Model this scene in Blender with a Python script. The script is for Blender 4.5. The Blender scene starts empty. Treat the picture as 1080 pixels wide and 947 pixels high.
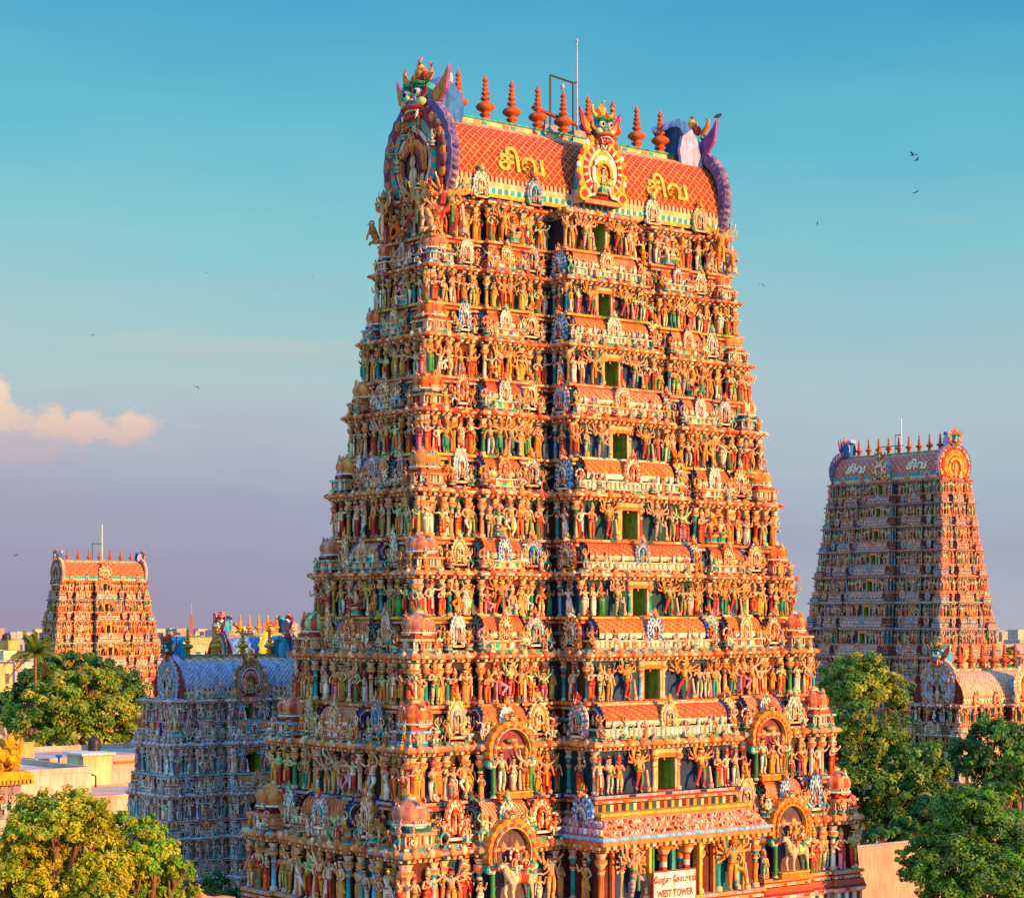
import bpy, math, random
import numpy as np
PI=math.pi
scene=bpy.context.scene
COL=scene.collection
CAMZ=26.0
TH=math.radians(38.05)
U=np.array([math.cos(TH),math.sin(TH)]); V=np.array([-math.sin(TH),math.cos(TH)])
R=random.Random(7)

def hx(s):
    s=s.lstrip('#'); o=[]
    for i in (0,2,4):
        c=int(s[i:i+2],16)/255
        o.append(c/12.92 if c<=.04045 else ((c+.055)/1.055)**2.4)
    return tuple(o)

# ---- painted plaster colours
CREAM=hx('#ddb084'); WHITE=hx('#e2d3bc'); PEACH=hx('#d08458'); RED=hx('#b8352a'); DRED=hx('#7a2622'); ORANGE=hx('#d9772e')
YEL=hx('#dba63c'); TEAL=hx('#2f9c98'); DTEAL=hx('#1d5f66'); BLUE=hx('#2f6fb4'); NAVY=hx('#1e2f5c'); SKYB=hx('#74acc8'); GREEN=hx('#3f8f4a')
LGREEN=hx('#a6c88a'); PINK=hx('#d98aa0'); PURP=hx('#7a6aa8'); LILAC=hx('#b3a6cc'); BROWN=hx('#6a3f2a'); DARK=hx('#2a2024'); GREY=hx('#9a9a9c'); GOLD=hx('#d0962c')
OCHRE=hx('#c98f4e'); TAN=hx('#c79a72'); BLACK=hx('#151214'); TERRA=hx('#b04c30'); MINT=hx('#86bda8')

class G:
    """raw geometry: vertices, quads (or triangles with -1), one colour and a smooth flag per face"""
    def __init__(s): s.v=[];s.f=[];s.c=[];s.s=[];s.n=0
    def add(s,v,f,c,smooth=False):
        v=np.asarray(v,float).reshape(-1,3); f=np.asarray(f,int)
        if f.ndim==1: f=f.reshape(1,-1)
        if f.shape[1]==3: f=np.hstack([f,-np.ones((len(f),1),int)])
        c=np.asarray(c,float)
        if c.ndim==1: c=np.tile(c,(len(f),1))
        f2=np.where(f<0,-1,f+s.n)
        s.v.append(v);s.f.append(f2);s.c.append(c);s.s.append(np.full(len(f),smooth));s.n+=len(v)
    def pack(s):
        if len(s.v)>1:
            s.v=[np.vstack(s.v)];s.f=[np.vstack(s.f)];s.c=[np.vstack(s.c)];s.s=[np.concatenate(s.s)]
        return s
    def put(s,g,sc=(1,1,1),rz=0,loc=(0,0,0),tint=None):
        if not g.v: return s
        g.pack(); v=g.v[0]*np.asarray(sc,float)
        c_,s_=math.cos(rz),math.sin(rz)
        v=np.column_stack([v[:,0]*c_-v[:,1]*s_,v[:,0]*s_+v[:,1]*c_,v[:,2]])+np.asarray(loc,float)
        s.v.append(v);s.f.append(np.where(g.f[0]<0,-1,g.f[0]+s.n));s.c.append(g.c[0] if tint is None else g.c[0]*np.asarray(tint));s.s.append(g.s[0]);s.n+=len(v)
        return s
    def mesh(s,name):
        s.pack(); me=bpy.data.meshes.new(name)
        v,f,c,sm=s.v[0],s.f[0],s.c[0],s.s[0]
        tot=np.where(f[:,3]<0,3,4); li=f[f>=0]
        me.vertices.add(len(v)); me.vertices.foreach_set('co',v.ravel().astype(np.float32))
        me.loops.add(len(li)); me.loops.foreach_set('vertex_index',li.astype(np.int32))
        me.polygons.add(len(f)); st=np.concatenate([[0],np.cumsum(tot)[:-1]])
        me.polygons.foreach_set('loop_start',st.astype(np.int32))
        me.polygons.foreach_set('use_smooth',sm.astype(bool))
        me.update(calc_edges=True)
        at=me.color_attributes.new('Col','FLOAT_COLOR','CORNER')
        cc=np.repeat(np.hstack([c,np.ones((len(c),1))]),tot,axis=0)
        at.data.foreach_set('color',cc.ravel().astype(np.float32))
        me.validate(); return me

BQ=np.array([[0,3,2,1],[4,5,6,7],[0,1,5,4],[1,2,6,5],[2,3,7,6],[3,0,4,7]])
def box(g,x0,x1,y0,y1,z0,z1,c):
    g.add([(x0,y0,z0),(x1,y0,z0),(x1,y1,z0),(x0,y1,z0),(x0,y0,z1),(x1,y0,z1),(x1,y1,z1),(x0,y1,z1)],BQ,c)
def cbox(g,x,y,z,sx,sy,sz,c): box(g,x-sx/2,x+sx/2,y-sy/2,y+sy/2,z-sz/2,z+sz/2,c)
def lathe(g,prof,n,c,x=0,y=0,z=0,sx=1,sy=1,ph=0.,smooth=True,ribs=None):
    a=np.arange(n)*2*PI/n+ph; vs=[]
    for r,h in prof: vs.append(np.column_stack([x+r*sx*np.cos(a),y+r*sy*np.sin(a),np.full(n,z+h)]))
    f=[];cc=[]
    multi=isinstance(c,list)
    for k in range(len(prof)-1):
        for i in range(n):
            j=(i+1)%n; f.append((k*n+i,k*n+j,(k+1)*n+j,(k+1)*n+i))
            q=c[k%len(c)] if multi else c
            if ribs is not None and ribs[1](k): q=ribs[0][i%len(ribs[0])]
            cc.append(q)
    g.add(np.vstack(vs),f,np.array(cc),smooth)
def ell(g,p,r,c,n=8,m=5):
    prof=[(math.sin(PI*k/m)*1.0,-math.cos(PI*k/m)) for k in range(m+1)]
    prof[0]=(0.02,-1);prof[-1]=(0.02,1)
    h=G(); lathe(h,prof,n,c); g.put(h,r,0,p)
def tube(g,p,rs,c,n=6,smooth=True,cap=True):
    """tapered tube through points"""
    p=np.asarray(p,float); k=len(p)
    if np.isscalar(rs): rs=[rs]*k
    vs=[]
    for i in range(k):
        t=p[min(i+1,k-1)]-p[max(i-1,0)]; t=t/(np.linalg.norm(t)+1e-9)
        a=np.array([0,0,1.]) if abs(t[2])<.9 else np.array([1.,0,0])
        b1=np.cross(a,t); b1/=np.linalg.norm(b1); b2=np.cross(t,b1)
        an=np.arange(n)*2*PI/n
        vs.append(p[i]+rs[i]*(np.outer(np.cos(an),b1)+np.outer(np.sin(an),b2)))
    f=[]
    for i in range(k-1):
        for j in range(n): f.append((i*n+j,i*n+(j+1)%n,(i+1)*n+(j+1)%n,(i+1)*n+j))
    cc=np.array([c[i%len(c)] for i in range(k-1) for j in range(n)]) if isinstance(c,list) else c
    c0=c[0] if isinstance(c,list) else c; c1=c[(k-2)%len(c)] if isinstance(c,list) else c
    g.add(np.vstack(vs),f,cc,smooth)
    if cap:
        for (q,cq,rev) in ((vs[0],c0,True),(vs[-1],c1,False)):
            m=q.mean(0); tri=[((j+1)%n,j,n) if rev else (j,(j+1)%n,n) for j in range(n)]
            g.add(np.vstack([q,m]),tri,cq)
def extr(g,o,y0,y1,c,cs=None,ctr=None):
    """star-shaped outline in xz (counter-clockwise seen from -y), front y0, back y1"""
    o=np.asarray(o,float); n=len(o)
    m=o.mean(0) if ctr is None else np.asarray(ctr)
    fr=np.column_stack([o[:,0],np.full(n,y0),o[:,1]]); bk=fr.copy(); bk[:,1]=y1
    i=np.arange(n); j=(i+1)%n; q=np.full(n,n)
    g.add(np.vstack([fr,[m[0],y0,m[1]]]),np.column_stack([i,j,q]),c)
    g.add(np.vstack([bk,[m[0],y1,m[1]]]),np.column_stack([j,i,q]),cs if cs is not None else c)
    g.add(np.vstack([fr,bk]),np.column_stack([j,i,i+n,j+n]),cs if cs is not None else c)
def ring(g,o,n_,y0,y1,c,ci=None):
    """band between outlines o (outer) and n_ (inner), open ended; c may be a list of colours by cell"""
    o=np.asarray(o,float);q=np.asarray(n_,float);n=len(o)
    mk=lambda a,y: np.column_stack([a[:,0],np.full(n,y),a[:,1]])
    v=np.vstack([mk(o,y0),mk(q,y0),mk(o,y1),mk(q,y1)])
    i=np.arange(n-1);j=i+1
    cf=np.array([c[k%len(c)] for k in range(n-1)]) if isinstance(c,list) else c
    g.add(v,np.column_stack([i,j,j+n,i+n]),cf)
    g.add(v,np.column_stack([j,i,i+2*n,j+2*n]),cf)
    g.add(v,np.column_stack([i+n,j+n,j+3*n,i+3*n]),ci if ci is not None else cf)
    g.add(v,np.column_stack([j+2*n,i+2*n,i+3*n,j+3*n]),cf)
    for e in (0,n-1): g.add(v,[(e,e+n,e+3*n,e+2*n)],(c[0] if isinstance(c,list) else c))

# ---- scene objects
def prop(o,label=None,cat=None,group=None,kind=None):
    if label:o['label']=label
    if cat:o['category']=cat
    if group:o['group']=group
    if kind:o['kind']=kind
    return o
def empty(name,loc,rz=0,**k):
    o=bpy.data.objects.new(name,None);COL.objects.link(o);o.location=loc;o.rotation_euler=(0,0,rz);o.empty_display_size=.5
    return prop(o,**k)
def obj(name,geo,mat,parent=None,loc=(0,0,0),rz=0,sc=(1,1,1),**k):
    me=geo if isinstance(geo,bpy.types.Mesh) else geo.mesh(name)
    if not me.materials: me.materials.append(mat)
    o=bpy.data.objects.new(name,me);COL.objects.link(o)
    o.location=loc;o.rotation_euler=(0,0,rz);o.scale=sc
    if parent:o.parent=parent
    return prop(o,**k)

# ---- materials
def new_mat(name):
    m=bpy.data.materials.new(name);m.use_nodes=True;nt=m.node_tree
    return m,nt,nt.nodes['Principled BSDF']
def N(nt,t,**k):
    n=nt.nodes.new(t)
    for a,b in k.items(): setattr(n,a,b)
    return n
def painted(name,rough=.62,scale=3.,dirt=.35,metal=0.,bump=.25,fine=30.,trans=0.,spec=.3,streak=0.):
    m,nt,b=new_mat(name); L=nt.links.new
    at=N(nt,'ShaderNodeAttribute',attribute_name='Col')
    tc=N(nt,'ShaderNodeNewGeometry')
    n1=N(nt,'ShaderNodeTexNoise');n1.inputs['Scale'].default_value=scale;n1.inputs['Detail'].default_value=6
    L(tc.outputs['Position'],n1.inputs['Vector'])
    r=N(nt,'ShaderNodeValToRGB');r.color_ramp.elements[0].position=.35;r.color_ramp.elements[0].color=(1-dirt,1-dirt*1.05,1-dirt*1.1,1);r.color_ramp.elements[1].position=.6;r.color_ramp.elements[1].color=(1,1,1,1)
    L(n1.outputs['Fac'],r.inputs['Fac'])
    mx=N(nt,'ShaderNodeMix',data_type='RGBA',blend_type='MULTIPLY');mx.inputs['Factor'].default_value=1
    if streak:
        mp=N(nt,'ShaderNodeMapping');mp.inputs['Scale'].default_value=(5,5,.55);L(tc.outputs['Position'],mp.inputs[0])
        n3=N(nt,'ShaderNodeTexNoise');n3.inputs['Scale'].default_value=1.;n3.inputs['Detail'].default_value=5;n3.inputs['Roughness'].default_value=.65;L(mp.outputs[0],n3.inputs['Vector'])
        r3=N(nt,'ShaderNodeValToRGB');r3.color_ramp.elements[0].position=.36;r3.color_ramp.elements[0].color=(1-streak,1-streak*1.02,1-streak*1.03,1);r3.color_ramp.elements[1].position=.54;r3.color_ramp.elements[1].color=(1,1,1,1);L(n3.outputs['Fac'],r3.inputs['Fac'])
        m3=N(nt,'ShaderNodeMix',data_type='RGBA',blend_type='MULTIPLY');m3.inputs['Factor'].default_value=1;L(r.outputs['Color'],m3.inputs['A']);L(r3.outputs['Color'],m3.inputs['B']);r=m3
    L(at.outputs['Color'],mx.inputs['A']);L(r.outputs['Result' if streak else 'Color'],mx.inputs['B']);L(mx.outputs['Result'],b.inputs['Base Color'])
    n2=N(nt,'ShaderNodeTexNoise');n2.inputs['Scale'].default_value=fine;n2.inputs['Detail'].default_value=4
    L(tc.outputs['Position'],n2.inputs['Vector'])
    bp=N(nt,'ShaderNodeBump');bp.inputs['Strength'].default_value=bump;bp.inputs['Distance'].default_value=.03
    L(n2.outputs['Fac'],bp.inputs['Height']);L(bp.outputs['Normal'],b.inputs['Normal'])
    b.inputs['Roughness'].default_value=rough;b.inputs['Metallic'].default_value=metal;b.inputs['Specular IOR Level'].default_value=spec
    if trans:
        out=nt.nodes['Material Output'];t=N(nt,'ShaderNodeBsdfTranslucent');ms=N(nt,'ShaderNodeMixShader');ms.inputs[0].default_value=trans
        L(mx.outputs['Result'],t.inputs['Color']);L(b.outputs[0],ms.inputs[1]);L(t.outputs[0],ms.inputs[2]);L(ms.outputs[0],out.inputs['Surface'])
    return m
M_PAINT=painted('painted_plaster',rough=.75,dirt=.3,streak=.45,bump=.5,spec=.2)
M_COPPER=painted('painted_copper',rough=.38,scale=5,dirt=.45,metal=.25,bump=.1,spec=.5)
M_GOLD=painted('gilded_metal',rough=.3,scale=6,dirt=.3,metal=.15,bump=.1)
M_LEAF=painted('leaves',rough=.55,scale=.6,dirt=.3,bump=0,trans=.36)
M_BARK=painted('bark',rough=.9,scale=4,dirt=.5,bump=.6)
M_WALL=painted('limewashed_wall',rough=.85,scale=.5,dirt=.3,streak=.3,bump=.3,fine=14)
M_METAL=painted('painted_metal',rough=.45,scale=8,dirt=.3,bump=.05)
M_BIRD=painted('feathers',rough=.7,bump=0)
M_GROUND=painted('ground_dust',rough=.95,scale=.08,dirt=.5,bump=.4,fine=3)
SKYMUL=.455;EXPO=1.3
# ---- figures: one continuous skinned body each, with crown, jewels and held things
def skin_body(J,E,root,sub=1):
    names=list(J); idx={n:i for i,n in enumerate(names)}
    me=bpy.data.meshes.new('body');me.from_pydata([J[n][:3] for n in names],[(idx[a],idx[b]) for a,b in E],[])
    o=bpy.data.objects.new('body',me);COL.objects.link(o)
    md=o.modifiers.new('k','SKIN');md.use_smooth_shade=True
    if not me.skin_vertices: me.attributes  # layer is made with the modifier
    sv=me.skin_vertices[0].data
    for i,n in enumerate(names):
        r=J[n][3]; sv[i].radius=(r,r*(J[n][4] if len(J[n])>4 else 1)); sv[i].use_root=(n==root)
    if sub:
        m2=o.modifiers.new('s','SUBSURF');m2.levels=sub
    dg=bpy.context.evaluated_depsgraph_get();ev=o.evaluated_get(dg);m=ev.to_mesh()
    v=np.array([x.co[:] for x in m.vertices]);f=np.array([(list(p.vertices)+[-1])[:4] for p in m.polygons])
    ev.to_mesh_clear();bpy.data.objects.remove(o);bpy.data.meshes.remove(me)
    return v,f
def colour_by_bone(v,f,J,E,colf):
    fc=np.array([v[[i for i in q if i>=0]].mean(0) for q in f])
    best=np.full(len(fc),1e9);bi=np.zeros(len(fc),int)
    for k,(a,b) in enumerate(E):
        A=np.array(J[a][:3]);B=np.array(J[b][:3]);d=B-A;t=np.clip(((fc-A)@d)/(d@d+1e-9),0,1)
        dist=np.linalg.norm(fc-(A+t[:,None]*d),axis=1);w=dist<best;best[w]=dist[w];bi[w]=k
    return np.array([colf(E[k],c) for k,c in zip(bi,fc)])
SKINS=[CREAM,PEACH,CREAM,TAN,CREAM,PEACH,OCHRE,PEACH,CREAM,LGREEN,PEACH,SKYB]
CLOTH=[WHITE,RED,CREAM,YEL,TEAL,PEACH,ORANGE,WHITE,PINK,GREEN,WHITE,RED,CREAM,OCHRE,BLUE,DRED]
ARM={'down':((.155,0,.56),(.165,-.04,.42)),'raise':((.18,-.03,.61),(.155,-.09,.76)),'chest':((.145,-.02,.56),(.03,-.115,.62)),'hip':((.185,0,.57),(.085,-.06,.475)),'out':((.20,-.02,.67),(.28,-.06,.75)),'up':((.17,-.02,.80),(.11,-.05,.94))}
def head_extras(g,hc,rng,crown=1.,big=1.):
    x,y,z=hc
    ell(g,(x,y+.025,z+.005),(.06*big,.05*big,.066*big),BLACK,8,5)             # hair
    for s in(-1,1):
        cbox(g,x+s*.02*big,y-.05*big,z+.008,.016*big,.012,.009,BLACK)
        ell(g,(x+s*.058*big,y,z-.012),(.014,.014,.028),GOLD,5,3)              # ear rings
    ell(g,(x,y-.055*big,z-.006),(.009,.014,.012),PEACH,5,3)
    cbox(g,x,y-.05*big,z-.028*big,.024*big,.01,.008,RED)
    k=rng.random();cc=rng.choice([GOLD,YEL,CREAM,ORANGE,GOLD,RED])
    if k<.65:
        lathe(g,[(.062,0),(.068,.02),(.058,.03),(.05,.07),(.055,.08),(.036,.11),(.038,.12),(.012,.16),(.004,.19)],8,[cc,RED,cc,cc,TEAL,cc,cc,cc],x,y+.008,z+.035,crown,crown)
    else:
        lathe(g,[(.062,0),(.06,.03),(.035,.06),(.04,.08),(.005,.11)],8,[cc,BLACK,BLACK,cc],x,y+.012,z+.035)
def figure(kind,seed,sub=1):
    rng=random.Random(seed);g=G()
    sk=rng.choice(SKINS[:10] if kind!='guardian' else [CREAM,PEACH,TAN,OCHRE]);cl=rng.choice(CLOTH);cl2=rng.choice([RED,WHITE,YEL,GREEN,GOLD]);
    h=rng.choice([-1,1])*rng.uniform(.01,.03)
    def arms(J,E,la,ra):
        for s,p,n in((1,la,'L'),(-1,ra,'R')):
            (ex,ey,ez),(hx_,hy,hz)=ARM[p]; dx,dz=J['Ch'][0],J['Ch'][2]-.65
            J['S'+n]=(dx+s*.098,0,.698+dz,.034);J['E'+n]=(dx+s*ex,ey+J['Ch'][1],ez+dz,.026);J['H'+n]=(dx+s*hx_,hy+J['Ch'][1],hz+dz,.019);J['F'+n]=(dx+s*(hx_*1.02),hy-.02+J['Ch'][1],hz+dz+.03,.015)
            J['S'+n]=(J['S'+n][0],J['Ch'][1],J['S'+n][2],.034)
            E+=[('Ch','S'+n),('S'+n,'E'+n),('E'+n,'H'+n),('H'+n,'F'+n)]
    J={};E=[]
    pz=.46;py=0
    if kind=='seated': pz=.30;py=-.02
    dz=pz-.46
    J['P']=(h,py,pz,.078,.75);J['W']=(h*.6,py,.55+dz,.058,.8);J['Ch']=(0,py,.65+dz,.082,.7);J['N']=(-h*.4,py-.005,.742+dz,.03);J['Hd']=(-h*.6,py-.012,.80+dz,.05);J['T']=(-h*.7,py-.005,.855+dz,.034)
    E+=[('P','W'),('W','Ch'),('Ch','N'),('N','Hd'),('Hd','T')]
    def leg(n,s,kn,an,toe=None):
        J['Q'+n]=(h+s*.05,py,pz-.04,.056);J['K'+n]=kn+(.04,);J['A'+n]=an+(.026,)
        toe=toe or (an[0]+s*.01,an[1]-.06,max(.016,an[2]-.03));J['T'+n]=toe+(.02,)
        E.extend([('P','Q'+n),('Q'+n,'K'+n),('K'+n,'A'+n),('A'+n,'T'+n)])
    la,ra=rng.choice(['down','raise','chest','hip','out']),rng.choice(['down','raise','chest','hip','raise'])
    if kind in('standing','deity'):
        leg('L',1,(h+.058,-.012,.25),(.055,.0,.05));leg('R',-1,(h-.058,-.012,.25),(-.055,.0,.05))
    elif kind=='robed':
        leg('L',1,(h+.045,-.01,.25),(.04,.0,.05));leg('R',-1,(h-.045,-.01,.25),(-.04,.0,.05))
    elif kind=='dancing':
        s=rng.choice([-1,1]);leg('L',s,(h+s*.17,-.09,.38),(s*.05,-.10,.21));leg('R',-s,(h-s*.07,-.03,.24),(-s*.03,0,.05));la,ra=rng.choice([('out','raise'),('up','out'),('raise','hip'),('up','up')])
    elif kind=='guardian':
        s=rng.choice([-1,1]);leg('L',s,(h+s*.16,-.1,.36),(s*.20,-.08,.12));leg('R',-s,(h-s*.075,-.02,.25),(-s*.06,0,.05));la,ra=('hip','raise')
    elif kind=='seated':
        leg('L',1,(.15,-.17,.31),(-.01,-.19,.27));leg('R',-1,(-.11,-.2,.31),(-.10,-.19,.06));la,ra=rng.choice([('raise','down'),('hip','raise'),('chest','raise')])
    elif kind=='atlas':
        leg('L',1,(.17,-.10,.25),(.10,-.03,.05));leg('R',-1,(-.17,-.10,.25),(-.10,-.03,.05));la,ra=('up','up')
    arms(J,E,la,ra)
    v,f=skin_body(J,E,'P',sub)
    stripes=rng.random()<.5; fem=kind=='robed'or rng.random()<.35
    ncol=rng.choice([GOLD,RED,TEAL])
    def cf(e,c):
        b=e[1]
        if e[0][0] in'QKA' and len(e[0])==2 or b[0]=='Q' or (e==('P','W') and c[2]<pz+.035):
            if b[0]=='T' and len(b)==2 or c[2]<.045: return sk
            if kind=='atlas' and c[2]<.26: return sk
            if stripes and int(c[2]*38)%3==0: return cl2
            return cl
        if e in(('P','W'),): return cl2
        if fem and e==('W','Ch') and c[2]>.60+dz: return cl2
        if e==('Ch','N') and c[1]<-.01: return ncol
        if b[0]=='E' and int(c[2]*60)%4==0: return GOLD
        return sk
    g.add(v,f,colour_by_bone(v,f,J,E,cf),True)
    head_extras(g,J['Hd'][:3],rng,1.0,1.0)
    # belt with hanging sash
    lathe(g,[(.082,0),(.09,.015),(.082,.03)],10,[GOLD,RED],h,py,pz+.01,1,.8)
    if kind in('standing','deity','dancing','guardian','robed'):
        box(g,h-.022,h+.022,-.085,-.06,.2,pz+.01,cl2)
    if kind=='robed':
        lathe(g,[(.085,.035),(.105,.05),(.088,.25),(.098,.40),(.072,.5)],12,[cl,cl,cl,cl2],h,0,0,1,.8,ribs=([cl,cl,cl2],lambda k:k in(1,2)))
        tube(g,[(-.09,-.03,.70),(0,-.075,.6),(.09,-.03,.50),(.10,.04,.25)],[.018,.022,.024,.03],cl2,5)
    if kind in('standing','deity') and rng.random()<.6:      # shoulder cloth falling to the side
        s=rng.choice([-1,1]);tube(g,[(s*.1,.03,.68),(s*.15,.03,.45),(s*.16,.02,.2),(s*.15,.01,.03)],[.02,.03,.04,.045],rng.choice(CLOTH),5)
    if kind=='deity' or kind=='guardian':
        n=2 if kind=='deity' else 3
        for s in(-1,1):
            for i in range(n):
                a=(.55+.5*i/n*2 if kind=='deity' else -.1+.5*i);
                e=(s*.13*math.cos(a)+s*.09,.02,.69+.13*math.sin(a));q=(e[0]+s*.12*math.cos(a+.35),-.01,e[2]+.12*math.sin(a+.35))
                tube(g,[(s*.08,.015,.69),e,q],[.034,.028,.022],sk,6)
                ell(g,q,(.028,.028,.03),sk,5,3)
                tube(g,[(q[0],q[1],q[2]-.04),(q[0]+s*.03,q[1],q[2]+.1)],[.010,.014],rng.choice([GOLD,RED,WHITE,YEL]),4)
    if kind=='guardian':
        tube(g,[(.2,-.1,.02),(.2,-.1,.1),(.2,-.1,.14),(.17,-.08,.5)],[.05,.055,.03,.022],[CREAM,ORANGE,CREAM],7)
        ell(g,(0,.05,.84),(.17,.02,.17),rng.choice([ORANGE,GOLD,TEAL]),12,4)
    if kind=='seated':
        lathe(g,[(.2,0),(.21,.03),(.17,.05),(.17,.18),(.22,.21),(.22,.255),(.0,.26)],10,[RED,CREAM,TEAL,YEL,CREAM,WHITE],0,0,0,1,.8)
        o=[(.2*math.cos(t),.62+.26*math.sin(t)) for t in np.linspace(-1.1,PI+1.1,20)];q=[(.14*math.cos(t),.62+.19*math.sin(t)) for t in np.linspace(-1.1,PI+1.1,20)]
        hc=rng.choice([ORANGE,YEL,WHITE,TEAL,PINK]);ring(g,o,q,.04,.1,[hc,hc,RED]);extr(g,q,.07,.095,rng.choice([DRED,NAVY,TEAL,YEL]))
    if kind in('robed','standing') and rng.random()<.5:
        ell(g,(J['FL'][0],J['FL'][1]-.01,J['FL'][2]+.03),(.028,.028,.035),rng.choice([PINK,WHITE,RED,YEL]),6,4)
    return g.pack()
def beast(seed,body=WHITE,horns=False,mane=None,sub=1,rearing=False,cloth=None):
    """four-legged animal, length 1.2, facing -x"""
    J={'B':(.42,0,.60,.15,1),'M':(.1,0,.58,.155,1),'C':(-.25,0,.62,.165,1),'N':(-.45,0,.82,.105),'H':(-.56,0,.98,.085),'Z':(-.70,0,.90,.055),'Tl':(.58,0,.62,.03),'Te':(.64,0,.35,.02)}
    E=[('M','B'),('M','C'),('C','N'),('N','H'),('H','Z'),('B','Tl'),('Tl','Te')]
    for n,x,s in(('a',-.27,1),('b',-.27,-1),('c',.43,1),('d',.43,-1)):
        y=s*.10; fx=-.10 if n=='a' else 0; kz=.28
        J['S'+n]=(x,y,.48,.09);J['K'+n]=(x+fx+(.03 if x>0 else -.02),y,kz,.048);J['A'+n]=(x+fx*.4+(.07 if x>0 else 0),y,.10,.034);J['F'+n]=(x+fx*.6+(.05 if x>0 else -.01),y,.02,.042)
        E+=[('C' if x<0 else 'B','S'+n),('S'+n,'K'+n),('K'+n,'A'+n),('A'+n,'F'+n)]
    v,f=skin_body(J,E,'M',sub)
    def cf(e,c):
        if c[2]<.045: return BROWN
        if mane and e[1] in('N','H') and c[0]>-.5: return mane
        return body
    g=G();g.add(v,f,colour_by_bone(v,f,J,E,cf),True)
    for s in(-1,1):
        ell(g,(-.61,s*.06,.985),(.016,.012,.018),BLACK,5,3)
        tube(g,[(-.54,s*.07,1.0),(-.52,s*.16,1.02)],[.035,.008],body,5)
        if horns: tube(g,[(-.55,s*.05,1.04),(-.57,s*.1,1.14),(-.60,s*.09,1.2)],[.022,.016,.005],GOLD,5)
    ell(g,(-.735,0,.885),(.025,.04,.03),PINK,6,3)
    if cloth:
        tube(g,[(-.06,0,.62),(.26,0,.615)],.185,[cloth],10);tube(g,[(-.08,0,.62),(-.05,0,.62)],.192,[YEL],10);tube(g,[(.25,0,.615),(.28,0,.615)],.192,[GREEN],10)
        tube(g,[(-.42,-.09,.86),(-.36,-.13,.66),(-.40,0,.48),(-.36,.13,.66),(-.42,.09,.86)],.02,[GOLD,RED],5)
    return g.pack()
def rampant_lion(seed):
    """upright lion with mane and one paw raised, height 1, facing -y"""
    rng=random.Random(seed);b=rng.choice([OCHRE,CREAM,LGREEN,ORANGE])
    J={'B':(0,.16,.22,.13),'M':(0,.08,.40,.12),'C':(0,-.02,.58,.13),'N':(0,-.08,.72,.10),'H':(0,-.13,.82,.095),'Z':(0,-.22,.79,.06),'Tl':(0,.28,.15,.035),'Te':(.05,.33,.45,.03)}
    E=[('M','B'),('M','C'),('C','N'),('N','H'),('H','Z'),('B','Tl'),('Tl','Te')]
    for n,s in(('L',1),('R',-1)):
        J['S'+n]=(s*.11,-.04,.55,.06);J['E'+n]=(s*.13,-.16,.42 if s<0 else .55,.042);J['A'+n]=(s*.12,-.22,.20 if s<0 else .62,.035)
        J['Q'+n]=(s*.12,.14,.20,.085);J['K'+n]=(s*.16,-.0,.16,.055);J['T'+n]=(s*.15,-.08,.03,.045)
        E+=[('C','S'+n),('S'+n,'E'+n),('E'+n,'A'+n),('B','Q'+n),('Q'+n,'K'+n),('K'+n,'T'+n)]
    v,f=skin_body(J,E,'M',1);g=G();mc=rng.choice([RED,BROWN,ORANGE])
    g.add(v,f,colour_by_bone(v,f,J,E,lambda e,c: mc if e[1] in('N',) else b),True)
    for k in range(9):
        a=k/9*2*PI;ell(g,(.11*math.cos(a),-.09,.82+.11*math.sin(a)),(.035,.04,.035),mc,5,3)
    for s in(-1,1):
        ell(g,(s*.045,-.205,.845),(.024,.02,.024),WHITE,6,4);ell(g,(s*.045,-.224,.845),(.011,.01,.012),BLACK,5,3)
    cbox(g,0,-.262,.765,.07,.02,.018,RED)
    return g.pack()

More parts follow.
